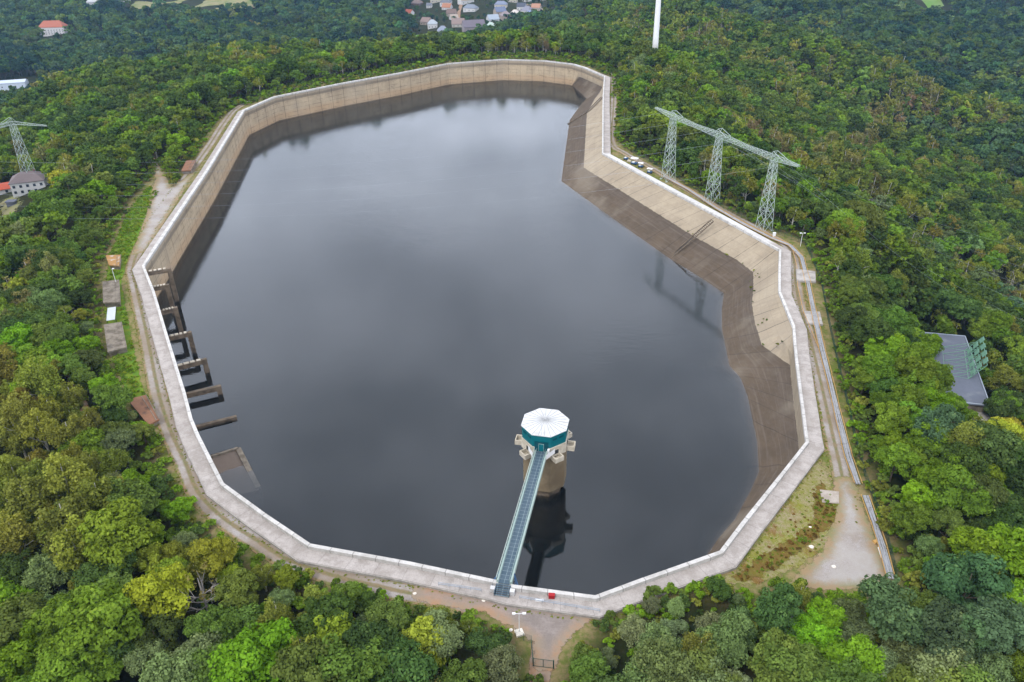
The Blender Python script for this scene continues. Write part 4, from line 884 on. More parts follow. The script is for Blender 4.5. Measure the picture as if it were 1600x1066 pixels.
# ------------------------------------------------------------------ tree meshes
def limb(segs,a,b,r0,r1,n_=6):
    mb=MB();mb.bar(a,b,r0,n_,r1);segs.append((np.array(mb.v),mb.f))
def crown_arrays(kind,nc,nl,leaf,R_,h,g,low=False):
    """leaf quads (kites) gathered in clumps through the crown volume. returns verts (N*4,3), tone"""
    cl=[]
    if kind=='conifer':
        for i in range(nc):
            f=g.random()**.8;z=h*(.12+.86*f);r=R_*.62*(1-f)**.85+.15;a=g.random()*6.28;rr=r*(.55+.45*g.random());cl.append((rr*math.cos(a),rr*math.sin(a),z-.15*rr,.75+.5*(1-f),.5))
    else:
        base=h*(.34 if kind!='birch' else .30);H2=(h-base)/2;cz=base+H2
        sub=[(0,0,cz,R_*.86,H2*.92)]
        for i in range(5 if not low else 3):    # big sub-crowns make the outline uneven
            a=g.random()*6.28;r=R_*(.38+.22*g.random());sub.append((r*math.cos(a),r*math.sin(a),cz+H2*(g.random()*.9-.45),R_*(.42+.16*g.random()),H2*(.42+.2*g.random())))
        for i in range(nc):
            sx,sy,sz,sr,sh=sub[g.integers(0,len(sub))]
            d=g.normal(size=3);d[2]=d[2]*.9+.35;d/=np.linalg.norm(d);q=.62+.36*g.random()
            x,y,z=sx+d[0]*sr*q,sy+d[1]*sr*q,sz+d[2]*sh*q
            if kind=='birch':z-=.3*(x*x+y*y)/R_
            cl.append((x,y,z,R_*(.15+.13*g.random()),.75))
    cl=np.array(cl);N=len(cl)*nl;ci=np.repeat(np.arange(len(cl)),nl)
    d=g.normal(size=(N,3));d[:,2]=d[:,2]*.8+.35;d/=np.linalg.norm(d,axis=1)[:,None]
    q=(.45+.6*g.random(N)**.5)[:,None] if kind!='birch' else (.3+.95*g.random(N))[:,None]
    sc_=np.stack([cl[ci,3],cl[ci,3],cl[ci,3]*cl[ci,4]],1);p=cl[ci,:3]+d*sc_*q
    if kind in('birch','willow'):p[:,2]-=g.random(N)**2*.9
    nn=d+g.normal(size=(N,3))*(.42 if kind!='birch' else .7);nn[:,2]+=.25;nn/=np.linalg.norm(nn,axis=1)[:,None]
    u=np.cross(nn,g.normal(size=(N,3)));u/=np.linalg.norm(u,axis=1)[:,None];w=np.cross(nn,u);s=(leaf*(.6+.8*g.random(N)))[:,None]
    v=np.stack([p-u*s,p-w*s*.62+nn*s*.12,p+u*s*.9,p+w*s*.62+nn*s*.12],1).reshape(-1,3)
    tone=np.clip(np.repeat(g.random(len(cl)),nl)*.55+g.random(N)*.45,0,1)
    return v,np.repeat(tone,4)
def trunk_arrays(kind,R_,h,g,low=False):
    s=[];k=8 if not low else 5;lean=g.normal(size=2)*.25;p=np.array([0,0,-1.5]);r=h*.017+.05
    if kind=='conifer':limb(s,p,(0,0,h*.97),r*1.1,.04,k)
    else:
        th=h*.55;m=np.array([lean[0],lean[1],th]);limb(s,p,m,r*1.2,r*.65,k);tp_=np.array([lean[0]*2,lean[1]*2,h*.86]);limb(s,m,tp_,r*.65,.05,k)
        for i in range(7 if not low else 3):
            f=.5+.45*i/7;b=p*(1-f)+m*f if f<.9 else m;a=i*2.4+g.random();L=R_*(.6+.3*g.random());e=b+np.array([math.cos(a)*L,math.sin(a)*L,h*(.14+.16*g.random())]);mid=b*.5+e*.5+np.array([0,0,-.25])
            limb(s,b,mid,r*.42,r*.26,5 if low else 6);limb(s,mid,e,r*.26,.03,5)
            if kind=='bare' :
                for j in range(5):
                    q=mid*(1-j/5)+e*j/5;a2=a+g.normal()*.9;e2=q+np.array([math.cos(a2),math.sin(a2),.6+.5*g.random()])*(1.1+g.random());limb(s,q,e2,.045,.015,4)
                    for jj in range(2):e3=e2+g.normal(size=3)*.6+np.array([0,0,.3]);limb(s,e2*.6+q*.4,e3,.025,.01,3)
    V_=[];F_=[];o=0
    for a,f in s:V_.append(a);F_+=[tuple(i+o for i in q) for q in f];o+=len(a)
    return np.concatenate(V_),F_
def leafmesh(name,v,tone,tv=None,tf=None,bark=None):
    nl=len(v)//4;nt=0 if tv is None else len(tv)
    allv=v if tv is None else np.concatenate([v,tv]);me=bpy.data.meshes.new(name);me.vertices.add(len(allv));me.vertices.foreach_set('co',allv.ravel().astype(np.float32))
    li=list(np.arange(nl*4));tot=[4]*nl;mi=[0]*nl
    if tv is not None:
        for f in tf:li+=[i+nl*4 for i in f];tot.append(len(f));mi.append(1)
    tot=np.array(tot,np.int32);me.loops.add(len(li));me.loops.foreach_set('vertex_index',np.array(li,np.int32));me.polygons.add(len(tot))
    me.polygons.foreach_set('loop_start',(np.cumsum(tot)-tot).astype(np.int32));me.polygons.foreach_set('loop_total',tot)
    me.materials.append(M['leaf'])
    if tv is not None:me.materials.append(bark);
    me.update(calc_edges=True);me.polygons.foreach_set('material_index',np.array(mi,np.int32))
    a=me.attributes.new('lv','FLOAT','POINT');a.data.foreach_set('value',np.concatenate([tone,np.full(nt,.5)]).astype(np.float32));return me
KINDS=['maple','oak','birch','willow','conifer','bare','bush']
SPEC={ # R, h, clumps, leaves per clump, leaf size
'maple':(5.0,12.5,100,105,.28),'oak':(5.2,13,95,105,.29),'birch':(3.9,14,100,75,.225),'willow':(4.6,11.5,120,75,.22),'conifer':(3.6,16,110,45,.34),'bare':(3.4,11.5,16,10,.22),'bush':(1.7,2.6,26,40,.24)}
BARK={'maple':'bark','oak':'bark','birch':'birchbark','willow':'bark','conifer':'bark','bare':'deadbark','bush':'bark'}
NEAR={};vc=bpy.data.collections.new('tree_kinds');LOD={}
vid=0
def add_variant(key,v,t_,tv,tf,bark):
    global vid
    me=leafmesh('tree_mesh',v,t_,tv,tf,bark);o=bpy.data.objects.new('kind_%03d'%vid,me);vc.objects.link(o);LOD.setdefault(key,[]).append(vid);vid+=1
for kd in KINDS:
    R_,h,nc,nl,lf=SPEC[kd]
    for v_ in range(3 if kd in('maple','oak','birch','willow') else 2):
        g=np.random.default_rng(100+v_*17+KINDS.index(kd));Rv=R_*g.uniform(.88,1.1);cv,ct=crown_arrays(kd,nc,nl,lf,Rv,h,g);tv,tf=trunk_arrays(kd,Rv,h,g)
        cm=leafmesh('crown',cv,ct);tm=bpy.data.meshes.new('trunk');tm.from_pydata([tuple(map(float,x)) for x in tv],[],tf);tm.materials.append(M[BARK[kd]]);tm.update()
        NEAR.setdefault(kd,[]).append((cm,tm))
        add_variant((kd,0),cv,ct,tv,tf,M[BARK[kd]])
    for v_ in range(3):
        g=np.random.default_rng(300+v_*13+KINDS.index(kd));Rv=R_*g.uniform(.9,1.1);cv,ct=crown_arrays(kd,max(8,nc//2),max(5,nl//4),lf*1.75,Rv,h,g,True);tv,tf=trunk_arrays(kd,Rv,h,g,True);add_variant((kd,1),cv,ct,tv,tf,M[BARK[kd]])
        cv,ct=crown_arrays(kd,max(5,nc//4),max(4,nl//8),lf*3.2,Rv,h,g,True);tv,tf=trunk_arrays(kd,Rv,h,g,True);add_variant((kd,2),cv,ct,tv,tf,M[BARK[kd]])
TINT={'bright':(.155,.270,.018),'leafy':(.138,.222,.024),'mid':(.126,.184,.036),'dark':(.074,.120,.030),'olive':(.200,.218,.038),'brownish':(.188,.182,.060),'greygreen':(.178,.236,.092),'yellowgreen':(.225,.27,.03),'yellow':(.33,.31,.035),'rust':(.180,.145,.068),'far':(.032,.064,.042),'bluegreen':(.080,.142,.062)}  # 'far' tint: some blue of the distance haze is put into the leaf colour
# palettes : list of (prob, kind, tint)
PAL={
'left':[(.26,'birch','olive'),(.20,'maple','leafy'),(.10,'maple','bright'),(.14,'oak','mid'),(.08,'oak','dark'),(.06,'birch','brownish'),(.09,'willow','greygreen'),(.04,'maple','yellowgreen'),(.03,'bare','brownish')],
'bottom':[(.24,'maple','leafy'),(.14,'maple','bright'),(.22,'willow','greygreen'),(.14,'oak','mid'),(.07,'oak','dark'),(.08,'birch','olive'),(.06,'maple','yellowgreen'),(.02,'birch','brownish'),(.02,'bare','brownish'),(.01,'maple','yellow')],
'brightright':[(.55,'maple','bright'),(.30,'maple','leafy'),(.15,'oak','mid')],
'right':[(.28,'oak','mid'),(.22,'oak','dark'),(.14,'maple','leafy'),(.12,'birch','olive'),(.10,'willow','greygreen'),(.05,'oak','bluegreen'),(.03,'birch','brownish'),(.02,'maple','yellow'),(.02,'maple','yellowgreen'),(.02,'bare','brownish')],
'hill':[(.30,'oak','mid'),(.22,'oak','dark'),(.16,'maple','leafy'),(.14,'birch','olive'),(.06,'birch','brownish'),(.07,'willow','greygreen'),(.02,'maple','yellowgreen'),(.02,'conifer','dark'),(.01,'birch','rust')],
'rusty':[(.28,'oak','mid'),(.12,'oak','dark'),(.20,'birch','olive'),(.18,'birch','brownish'),(.07,'birch','rust'),(.15,'conifer','mid')],
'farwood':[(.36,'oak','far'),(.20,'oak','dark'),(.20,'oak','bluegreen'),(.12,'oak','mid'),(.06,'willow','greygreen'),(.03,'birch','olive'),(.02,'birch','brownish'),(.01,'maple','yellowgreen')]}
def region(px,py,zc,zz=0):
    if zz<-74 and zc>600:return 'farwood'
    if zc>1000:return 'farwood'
    if 1295<px<1460 and 535<py<800 and zc<330:return 'brightright'
    if px<300 and 300<py<880:return 'left'
    if py>840:return 'bottom'
    if px>1240 and py>330:return 'right'
    if px>1150 and 90<py<260 and vn(np.array([[px*1.,py*1.]]),60,2.)[0]>.1:return 'rusty'
    return 'hill'
# ------------------------------------------------------------------ placement
Cpx=np.array(plat_px,float)
bottom_clear=np.array([(815,1080),(828,1010),(800,985),(740,958),(640,940),(581,928),(530,914),(488,904),(450,895),(425,882),(390,867),(355,850),(318,815),(281,769),(263,722),(249,688),(229,656),(206,642),(192,600),(400,600),(900,860),(1130,905),(1105,912),(1060,918),(1000,942),(950,965),(905,990),(886,1020),(873,1045),(873,1080)],float)
right_clear=np.array([(1400,908),(1385,935),(1330,912),(1300,925),(1270,905),(1230,912),(1218,900),(1160,930),(1130,905),(1240,790),(1290,700),(1345,760),(1380,830)],float)
def grid(s,y0,y1,x0,x1,seed):
    g=np.random.default_rng(seed);X,Y=np.meshgrid(np.arange(x0,x1,s),np.arange(y0,y1,s*.87));X=X.copy();X[1::2]+=s/2;P=np.stack([X.ravel(),Y.ravel()],1);return P+g.uniform(-.36,.36,P.shape)*s
cand=[]
for s,y0,y1,scl in((6.9,20,330,1.),(7.6,330,640,1.0),(9.4,640,1150,1.12),(12.4,1150,2900,1.38)):
    xm=y1*.80+120;P=grid(s,y0,y1,-xm,xm,int(y1));cand.append(np.column_stack([P,np.full(len(P),scl)]))
cand=np.concatenate(cand);z=Tz(cand)
pxb,pyb,zcb=Pm(np.column_stack([cand[:,:2],z+9]))
ok=(zcb>30)&(pxb>-90)&(pxb<1690)&(pyb>-40)&(pyb<1190);cand=cand[ok];z=z[ok]
dP=sdf(cand[:,:2],PL);ok=(dP>3.);cand=cand[ok];z=z[ok];dP=dP[ok]
g=np.random.default_rng(5);N=len(cand);hs=cand[:,2]*np.clip(g.normal(.98,.2,N),.55,1.5)
edge=np.clip((dP-3)/16,0,1);hs*=(.55+.45*edge)
def top_in(poly,hh,rr):
    r=np.zeros(N,bool)
    for ox,oz in((0,13),(-5,8.5),(5,8.5),(0,7),(-3.2,11.5),(3.2,11.5)):
        x,y,_=Pm(np.column_stack([cand[:,0]+ox*rr*hh,cand[:,1],z+oz*hh]));r|=inside(np.column_stack([x,y]),poly)
    return r
bad=top_in(bottom_clear,hs,1.)|top_in(right_clear,hs,1.)
for q_ in(.82,.66,.5):
    sm=hs*np.where(bad,q_,1.);b2=top_in(bottom_clear,sm,1.)|top_in(right_clear,sm,1.);hs=np.where(bad&~b2,sm,hs);bad=bad&b2
keep=~bad
for hx,hy,hr in HOUSES:
    L_=math.hypot(hx,hy);fx,fy=hx/L_,hy/L_;al=(cand[:,0]-hx)*fx+(cand[:,1]-hy)*fy;la=np.abs((cand[:,0]-hx)*fy-(cand[:,1]-hy)*fx)
    keep&=~((la<hr*.95)&(al<hr)&(al>-hr-min(45,L_*.04)))
for Q in fields:keep&=sdf(cand[:,:2],Q)>3
keep&=sdf(cand[:,:2],HB[0])>3.5
# keep the view of the dark roof and the house open: nothing tall right in front
def screen_keep(poly,hk=1.):
    r=np.zeros(N,bool)
    for ox,oz in((0,12.5),(0,8),(-3,9),(3,9)):
        x,y,_=Pm(np.column_stack([cand[:,0]+ox*hs,cand[:,1],z+oz*hs]));r|=inside(np.column_stack([x,y]),np.array(poly,float))
    return r
zc_=Pm(np.column_stack([cand[:,:2],z]))[2]
keep&=~(screen_keep([(1442,520),(1508,525),(1530,560),(1556,650),(1530,662),(1505,632),(1484,600),(1465,560)])&(zc_<Pm([[*HB[0].mean(0),zr]])[2][0]))
keep&=~(screen_keep([(1010,55),(1034,55),(1029,102),(1013,102)])&(zc_<574))
keep&=~(screen_keep([(26,272),(76,272),(76,312),(45,322),(28,308)])&(zc_<410))
keep&=~(screen_keep([(0,305),(28,305),(18,340),(0,345)])&(zc_<415))
keep&=~(screen_keep([(70,36),(98,36),(98,52),(70,52)])&(zc_<1480))
# village: thin the trees out
vx,vy,_=Pm(np.column_stack([cand[:,:2],z]));vil=inside(np.column_stack([vx,vy]),np.array([(635,-20),(880,-20),(870,30),(820,40),(780,55),(700,68),(660,62),(640,30)],float))&(zc_>900)
keep&=~(vil&(g.random(N)<.55));hs=np.where(vil,hs*.52,hs)
keep&=~(np.hypot(cand[:,0]-tb[0],cand[:,1]-tb[1])<5)
keep&=np.hypot(cand[:,0]-U(811,990,PZ)[0],cand[:,1]-U(811,990,PZ)[1])>6.5
for b in pb+[lb]:keep&=np.hypot(cand[:,0]-b[0],cand[:,1]-b[1])>4.5
cand=cand[keep];z=z[keep];hs=hs[keep];dP=dP[keep];N=len(cand)
cpx,cpy,czc=Pm(np.column_stack([cand[:,:2],z+8*hs]))
kn=[];tn=[]
nz=vn(cand[:,:2],34,4.);nz2=vn(cand[:,:2],90,2.3)
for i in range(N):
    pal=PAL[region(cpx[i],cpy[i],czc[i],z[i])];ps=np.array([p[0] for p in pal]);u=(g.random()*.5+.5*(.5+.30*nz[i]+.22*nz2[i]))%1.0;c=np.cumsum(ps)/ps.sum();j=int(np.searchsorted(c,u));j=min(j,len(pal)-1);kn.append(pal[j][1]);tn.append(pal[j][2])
HERO=[(1440,930,75,'oak','bluegreen',1.25),(1500,985,60,'oak','bluegreen',1.2),(215,735,42,'maple','bright',1.15),(262,775,48,'maple','bright',1.2),(235,835,40,'maple','bright',1.15),(110,1020,70,'maple','leafy',1.2),(190,975,22,'maple','yellow',.9),(40,700,120,'birch','olive',1.05),(90,800,90,'birch','olive',1.05),(290,215,22,'maple','bright',1.1),(260,240,24,'maple','leafy',1.1),(1590,680,28,'maple','yellow',1.),(1490,590,20,'maple','yellow',.8),(1260,905,30,'oak','dark',1.),(1150,980,60,'willow','greygreen',1.1),(1030,1000,60,'willow','greygreen',1.05),(1560,920,60,'birch','olive',1.),(85,222,12,'maple','yellow',1.),(130,370,60,'willow','mid',.8),(620,1010,40,'oak','dark',1.1)]
for i in range(N):
    for hx_,hy_,hr_,hk_,ht_,hm_ in HERO:
        if (cpx[i]-hx_)**2+(cpy[i]-hy_)**2<hr_**2 and czc[i]<420 and g.random()<.8:kn[i]=hk_;tn[i]=ht_;hs[i]*=hm_ if hs[i]>.7 else 1;break
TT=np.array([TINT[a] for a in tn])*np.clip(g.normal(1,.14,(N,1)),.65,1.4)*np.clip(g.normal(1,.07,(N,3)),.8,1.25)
rot=g.random(N)*6.28;order=np.argsort(czc/hs**.5)
vis=(cpx>-10)&(cpx<1610)&(cpy>-10)&(cpy<1085)
tall=hs>.55
indiv=[i for i in order if vis[i] and tall[i]][:296]
iset=set(indiv)
print('trees',N,'individual',len(indiv),'max zc',czc[indiv[-1]])
# labels for the individual trees: colour + kind + nearest landmark + order from the left
LMK=[(60,650,'in the left edge wood'),(60,850,'in the lower left wood'),(120,1000,'in the bottom left corner wood'),(215,740,'left of the track below the rusty slab'),(290,860,'below the lower left bend of the track'),(100,520,'left of the two grey huts'),(100,420,'left of the mossy slab'),(420,960,'under the bottom left stretch of track'),(560,980,'below the straight bottom stretch of track'),(700,1010,'left of the asphalt yard and gate'),(960,1010,'right of the entrance gate'),(1080,990,'below the bottom right walkway'),(1220,970,'below the rusty weeds corner'),(1340,980,'below the gravel turning area'),(1500,1000,'in the bottom right corner wood'),(1450,860,'right of the pipe pile and turning area'),(1560,800,'at the right edge below the dark roof'),(1380,720,'beside the lower pipe bundle'),(1370,600,'between the pipe bundle and the dark roof'),(1340,470,'beside the jutting concrete pads'),(1500,700,'just below the dark flat roof'),(1560,500,'right of the green steel frame'),(1400,380,'on the slope above the dark roof'),(130,330,'beside the teal fence at upper left')]
TW={'bright':'bright green','leafy':'leafy green','mid':'mid green','dark':'dark green','olive':'olive green','brownish':'brownish green','greygreen':'grey green','yellowgreen':'yellow green','yellow':'golden yellow','rust':'rusty brown','far':'dull green','bluegreen':'blue green'}
KW={'maple':('broadleaf tree','broad crowned tree'),'oak':('oak_tree','dense round tree'),'birch':('birch_tree','airy birch'),'willow':('willow_tree','feathery willow'),'conifer':('pine_tree','conifer'),'bare':('bare_tree','half bare tree'),'bush':('bush','bush')}
NM={'maple':'maple_tree','oak':'oak_tree','birch':'birch_tree','willow':'willow_tree','conifer':'pine_tree','bare':'bare_tree'}
def ordinal(k):
    w=['leftmost','second from left','third from left','fourth from left','fifth from left','sixth from left','seventh from left','eighth from left','ninth from left','tenth from left','eleventh from left','twelfth from left'];return w[k] if k<12 else '%dth from left'%(k+1)
grp={}
for i in indiv:
    j=int(np.argmin([(cpx[i]-a)**2+(cpy[i]-b)**2 for a,b,_ in LMK]));grp.setdefault((j,tn[i],kn[i]),[]).append(i)
LB={}
for (j,tt,kk),l in grp.items():
    l.sort(key=lambda i:cpx[i])
    for q,i in enumerate(l):
        LB[i]='%s %s %s'%(TW[tt],KW[kk][1],LMK[j][2]) if len(l)==1 else '%s %s %s %s'%(ordinal(q),TW[tt],KW[kk][1],LMK[j][2])
for i in indiv:
    ms_=NEAR[kn[i]];cm,tm=ms_[int(g.integers(0,len(ms_)))]
    e=bpy.data.objects.new(NM[kn[i]],None);COL.objects.link(e);e.location=(cand[i,0],cand[i,1],z[i]);e.rotation_euler=(0,0,rot[i]);s=float(hs[i]);e.scale=(s*1.04,s*1.04,s*float(g.uniform(.9,1.1)))
    tag(e,LB[i],'tree','trees of the wood around the basin')
    c=bpy.data.objects.new('crown',cm);t_=bpy.data.objects.new('trunk',tm)
    for o in(c,t_):COL.objects.link(o);o.parent=e
    c['tint']=[float(x) for x in TT[i]]+[1.0]
# the remaining wood: one object, instanced
def scatter(name,P,kinds,scl,rotz,tint,lods,label,cat,seed=1):
    g=np.random.default_rng(seed);me=bpy.data.meshes.new(name);me.vertices.add(len(P));me.vertices.foreach_set('co',P.ravel().astype(np.float32));me.update()
    o=bpy.data.objects.new(name,me);COL.objects.link(o);tag(o,label,cat,None,'stuff')
    vi=[LOD[(k,l)][int(g.integers(0,len(LOD[(k,l)])))] for k,l in zip(kinds,lods)]
    setattr_(o,'vi',vi,'POINT','INT');setattr_(o,'rot',np.column_stack([np.zeros(len(P)),np.zeros(len(P)),rotz]),'POINT','FLOAT_VECTOR');setattr_(o,'scl',scl,'POINT','FLOAT_VECTOR')
    setattr_(o,'tint',np.column_stack([tint,np.ones(len(P))]),'POINT','FLOAT_COLOR')
    ng=bpy.data.node_groups.new(name+'_scatter','GeometryNodeTree');ng.interface.new_socket('Geometry',in_out='INPUT',socket_type='NodeSocketGeometry');ng.interface.new_socket('Geometry',in_out='OUTPUT',socket_type='NodeSocketGeometry')
    a=ng.nodes.new('NodeGroupInput');b=ng.nodes.new('NodeGroupOutput');ip=ng.nodes.new('GeometryNodeInstanceOnPoints');ci=ng.nodes.new('GeometryNodeCollectionInfo');ci.inputs['Collection'].default_value=vc;ci.inputs['Separate Children'].default_value=True;ci.inputs['Reset Children'].default_value=True
    def na(nm,t):
        x=ng.nodes.new('GeometryNodeInputNamedAttribute');x.data_type=t;x.inputs[0].default_value=nm;return [q for q in x.outputs if q.enabled and q.name=='Attribute'][0]
    L=ng.links.new;L(a.outputs[0],ip.inputs['Points']);L(ci.outputs[0],ip.inputs['Instance']);ip.inputs['Pick Instance'].default_value=True
    L(na('vi','INT'),ip.inputs['Instance Index']);L(na('rot','FLOAT_VECTOR'),ip.inputs['Rotation']);L(na('scl','FLOAT_VECTOR'),ip.inputs['Scale']);L(ip.outputs[0],b.inputs[0])
    md=o.modifiers.new('scatter','NODES');md.node_group=ng;return o
rest=np.array([i for i in range(N) if i not in iset])
lod=np.where(czc[rest]<260,0,np.where(czc[rest]<620,1,2))
sc3=np.column_stack([hs[rest]*1.06,hs[rest]*1.06,hs[rest]*g.uniform(.88,1.1,len(rest))])
scatter('forest',np.column_stack([cand[rest,:2],z[rest]]),[kn[i] for i in rest],sc3,rot[rest],TT[rest],lod,'continuous mixed green wood covering the hills around the basin','forest')
# undergrowth along the open edges + inside the near wood
ug=[];
P=grid(2.3,70,660,-330,260,77);d=sdf(P,PL);zz=Tz(P);x,y,c_=Pm(np.column_stack([P,zz]));k=((d>-.2)|((P[:,1]>500)&(sdf(P,O3)>1.2)))&(d<14)&(x>-30)&(x<1640)&(y>0)&(y<1120)&(np.random.default_rng(3).random(len(P))<np.where(d<6,.75,.45));P=P[k];zz=zz[k]
clr=np.array(pxp([(625,905),(780,920),(945,960),(925,990),(890,1015),(876,1060),(826,1060),(826,1010),(795,985),(750,962),(690,955),(630,945)]));m_=sdf(P,clr)>.8;P=P[m_];zz=zz[m_]
weedpoly=np.array(pxp([(233,290),(248,300),(228,335),(205,390),(188,440),(203,520),(220,600),(235,640),(200,625),(175,560),(160,470),(172,395),(200,330)]))
P2=grid(1.15,150,420,-200,-60,78);P2=P2[(sdf(P2,weedpoly)<0)&(np.random.default_rng(4).random(len(P2))<.75)]
gg=np.random.default_rng(9)
for a,b,w_ in((160,440,1),(162,507,1)):pass
hut=[np.array([U(*q,.4)[:2] for q in l]) for l in([(160,440),(186,437),(188,472),(161,473)],[(162,507),(190,503),(198,542),(168,550)],[(199,624),(228,617),(249,655),(232,664)],[(165,399),(189,398),(187,415),(170,414)],[(168,482),(181,480),(182,499),(166,502)],[(291,251),(307,250),(298,266),(283,267)])]
for h_ in hut:P2=P2[sdf(P2,h_)>1.0];m_=sdf(P,h_)>1.6;P=P[m_];zz=zz[m_]
def bush_scatter(name,P,zz,s0,s1,tints,label,seed):
    g=np.random.default_rng(seed);n_=len(P);s=g.uniform(s0,s1,n_);T_=np.array([TINT[tints[int(g.integers(0,len(tints)))]] for _ in range(n_)])*g.uniform(.7,1.25,(n_,1))
    c_=Pm(np.column_stack([P,zz]))[2];l_=np.where(c_<210,0,np.where(c_<420,1,2))
    scatter(name,np.column_stack([P,zz-.15]),['bush']*n_,np.column_stack([s,s,s*g.uniform(.6,1.1,n_)]),g.random(n_)*6.28,T_,l_,label,'undergrowth',seed)
bush_scatter('undergrowth',P,zz,.4,1.25,['leafy','mid','dark','olive','leafy','bright'],'leafy undergrowth filling the edge of the wood',21)
bush_scatter('weeds',P2,np.full(len(P2),PZ),.2,.5,['bright','bright','yellowgreen','leafy'],'bright green weeds on the verge around the old huts',22)
# tufts on the dry grass corner
dp=np.array(pxp([(1150,893),(1283,712),(1300,760),(1312,800),(1300,850),(1240,890),(1180,915)]));P3=grid(.9,100,190,30,90,79);P3=P3[(sdf(P3,dp)<-.8)&(np.random.default_rng(6).random(len(P3))<.4)]
TINT['ochre']=(.20,.11,.03);TINT['straw']=(.30,.26,.08)
bush_scatter('grass_tufts',P3,np.full(len(P3),PZ),.05,.2,['olive','ochre','yellowgreen','straw','leafy'],'grass tufts and low weeds on the dry corner',23)
P6=grid(1.,100,190,30,90,80);P6=P6[(sdf(P6,np.array(pxp(rustpx)))<-.3)&(np.random.default_rng(7).random(len(P6))<.8)]
TINT['russet']=(.15,.095,.025)
bush_scatter('rusty_weeds',P6,np.full(len(P6),PZ),.12,.32,['russet','ochre','russet','olive','leafy'],'rusty brown weeds standing in a curved band on the grass corner',26)
sw=[(1177,424,-7),(1184,428,-6.2),(1180,431,-7),(1186,434,-6),(1173,451,-7.3),(1178,455,-7),(1172,440,-7.4),(1196,424,-5),(1176,472,-7),(1199,502,-5.5),(1190,505,-6),(1184,508,-6.8),(1194,500,-5.8),(1136,400,-7),(1133,398,-7.2),(1082,366,-7.2),(1075,362,-7.2),(1160,412,-7.2),(1214,540,-4),(1222,535,-3.5),(1192,540,-7.2)]
Q=np.array([U(*q) for q in sw]);bush_scatter('slope_weeds',Q[:,:2],Q[:,2],.15,.42,['mid','dark','olive'],'small weeds rooted in joints of the sloped bank',27)
# verge tufts along the tracks
def along(A,off,n_,seed):
    g=np.random.default_rng(seed);i=g.integers(0,len(A)-1,n_);d=np.gradient(A,axis=0)[i];d/=np.linalg.norm(d,axis=1)[:,None];nn=np.stack([-d[:,1],d[:,0]],1);return A[i]+nn*(off*np.where(g.random(n_)<.5,1,-1)+g.normal(size=n_)*.35)[:,None]+d*g.uniform(-1.3,1.3,n_)[:,None]
P4=np.concatenate([along(tr1,2.6,2600,1),along(tr2,2.3,1600,2)]);P4=P4[(sdf(P4,O3)>.3)]
P5=np.array([offset(C,4.75)[i]*(1-f)+offset(C,4.75)[(i+1)%NS]*f for i in range(NS) for f in np.random.default_rng(i).random(max(1,int(np.linalg.norm(C[(i+1)%NS]-C[i])*2.6)))])
P5=P5+np.random.default_rng(8).normal(size=P5.shape)*.25
bush_scatter('verge_grass',np.concatenate([P4,P5]),np.full(len(P4)+len(P5),PZ),.05,.16,['yellowgreen','yellowgreen','olive','straw'],'thin tufts of grass along the gravel tracks and the wall foot',24)
# ------------------------------------------------------------------ sky, sun, haze
w=bpy.data.worlds.new('World');sc.world=w;w.use_nodes=True;nt=w.node_tree;nt.nodes.clear()
SE,SR=math.radians(52),math.radians(215)
ow=nt.nodes.new('ShaderNodeOutputWorld');bg=nt.nodes.new('ShaderNodeBackground');sky=nt.nodes.new('ShaderNodeTexSky');sky.sky_type='NISHITA';sky.sun_disc=False;sky.sun_elevation=SE;sky.sun_rotation=SR;sky.altitude=300
tc=nt.nodes.new('ShaderNodeTexCoord');sp=nt.nodes.new('ShaderNodeSeparateXYZ');nt.links.new(tc.outputs['Generated'],sp.inputs[0])
def wm(op,a,b=0.):
    x=nt.nodes.new('ShaderNodeMath');x.operation=op
    for i,v_ in enumerate((a,b)):
        if hasattr(v_,'links'):nt.links.new(v_,x.inputs[i])
        else:x.inputs[i].default_value=v_
    return x.outputs[0]
zz_=wm('ADD',wm('MAXIMUM',sp.outputs[2],0.),.12);cx=nt.nodes.new('ShaderNodeCombineXYZ');nt.links.new(wm('DIVIDE',sp.outputs[0],zz_),cx.inputs[0]);nt.links.new(wm('DIVIDE',sp.outputs[1],zz_),cx.inputs[1])
no=nt.nodes.new('ShaderNodeTexNoise');no.inputs['Scale'].default_value=1.9;no.inputs['Detail'].default_value=6;no.inputs['Roughness'].default_value=.56;nt.links.new(cx.outputs[0],no.inputs['Vector'])
mr=nt.nodes.new('ShaderNodeMapRange');mr.interpolation_type='SMOOTHSTEP';nt.links.new(no.outputs[0],mr.inputs[0]);mr.inputs[1].default_value=.38;mr.inputs[2].default_value=.60
mx=nt.nodes.new('ShaderNodeMix');mx.data_type='RGBA';nt.links.new(mr.outputs[0],mx.inputs[0]);mx.inputs[6].default_value=(10.2,10.6,11.7,1);mx.inputs[7].default_value=(15.4,15.8,17.2,1)
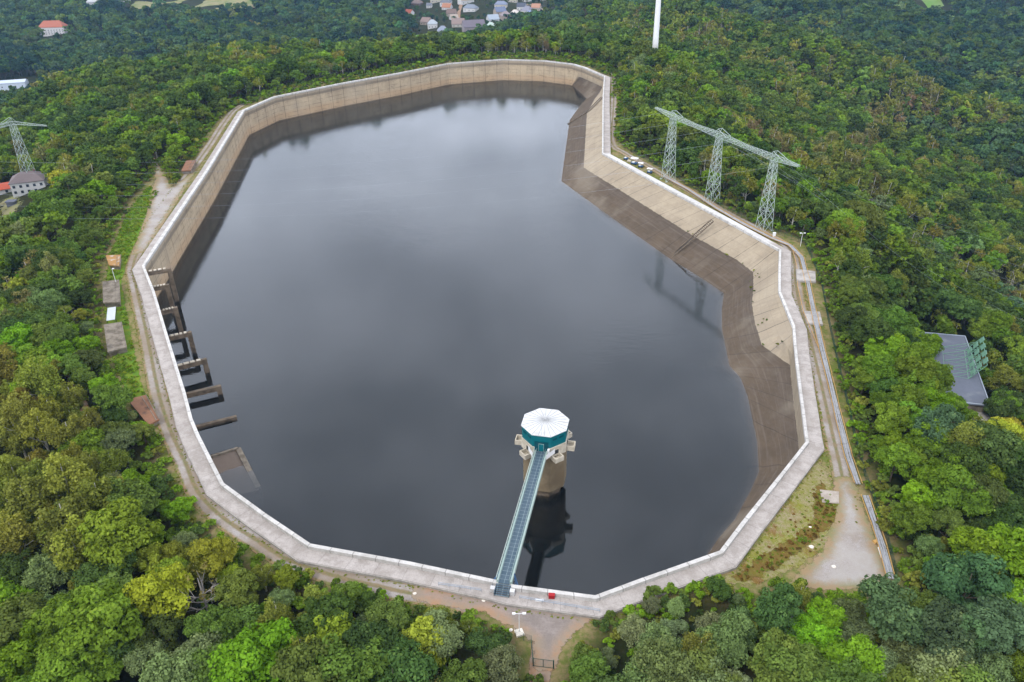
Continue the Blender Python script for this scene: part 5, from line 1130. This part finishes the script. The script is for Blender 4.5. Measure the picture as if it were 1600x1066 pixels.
mc=nt.nodes.new('ShaderNodeMix');mc.data_type='RGBA';mc.inputs[0].default_value=.88;nt.links.new(sky.outputs[0],mc.inputs[6]);el=nt.nodes.new('ShaderNodeMapRange');nt.links.new(sp.outputs[2],el.inputs[0]);el.inputs[1].default_value=.28;el.inputs[2].default_value=.72;el.inputs[3].default_value=1.75;el.inputs[4].default_value=1.08
ml=nt.nodes.new('ShaderNodeMix');ml.data_type='RGBA';ml.blend_type='MULTIPLY';ml.inputs[0].default_value=1;nt.links.new(mx.outputs[2],ml.inputs[6]);nt.links.new(el.outputs[0],ml.inputs[7]);nt.links.new(ml.outputs[2],mc.inputs[7])
nt.links.new(mc.outputs[2],bg.inputs[0]);bg.inputs[1].default_value=.10;nt.links.new(bg.outputs[0],ow.inputs[0])
sd=bpy.data.lights.new('sun','SUN');sd.energy=1.5;sd.angle=math.radians(10);sd.color=(1,.96,.9);so=bpy.data.objects.new('sun',sd);COL.objects.link(so)
dirv=Vector((math.sin(SR)*math.cos(SE),math.cos(SR)*math.cos(SE),math.sin(SE)));so.rotation_euler=dirv.to_track_quat('Z','Y').to_euler();so.location=(0,0,300)
t=NT('haze_air');pv=t.n('ShaderNodeVolumePrincipled');pv.inputs['Color'].default_value=(.34,.62,1,1);pv.inputs['Density'].default_value=.000055;pv.inputs['Anisotropy'].default_value=.0;t.l(pv.outputs[0],t.out.inputs[1])
HAZE=True
if HAZE:
    mb=MB();zmn=float(gz.min())-1;mb.box((0,1900,(zmn+125)/2),(7200,5400,125-zmn));hz=mb.build('haze',t.m);tag(hz,'thin bluish haze over the valley','haze',None,'stuff')
sc.view_settings.view_transform='Standard';sc.view_settings.look='None';sc.view_settings.exposure=0;sc.view_settings.gamma=1
sc.render.engine='CYCLES';cy=sc.cycles;cy.max_bounces=6;cy.diffuse_bounces=2;cy.glossy_bounces=3;cy.transmission_bounces=4;cy.transparent_max_bounces=12;cy.volume_bounces=0;cy.caustics_reflective=False;cy.caustics_refractive=False
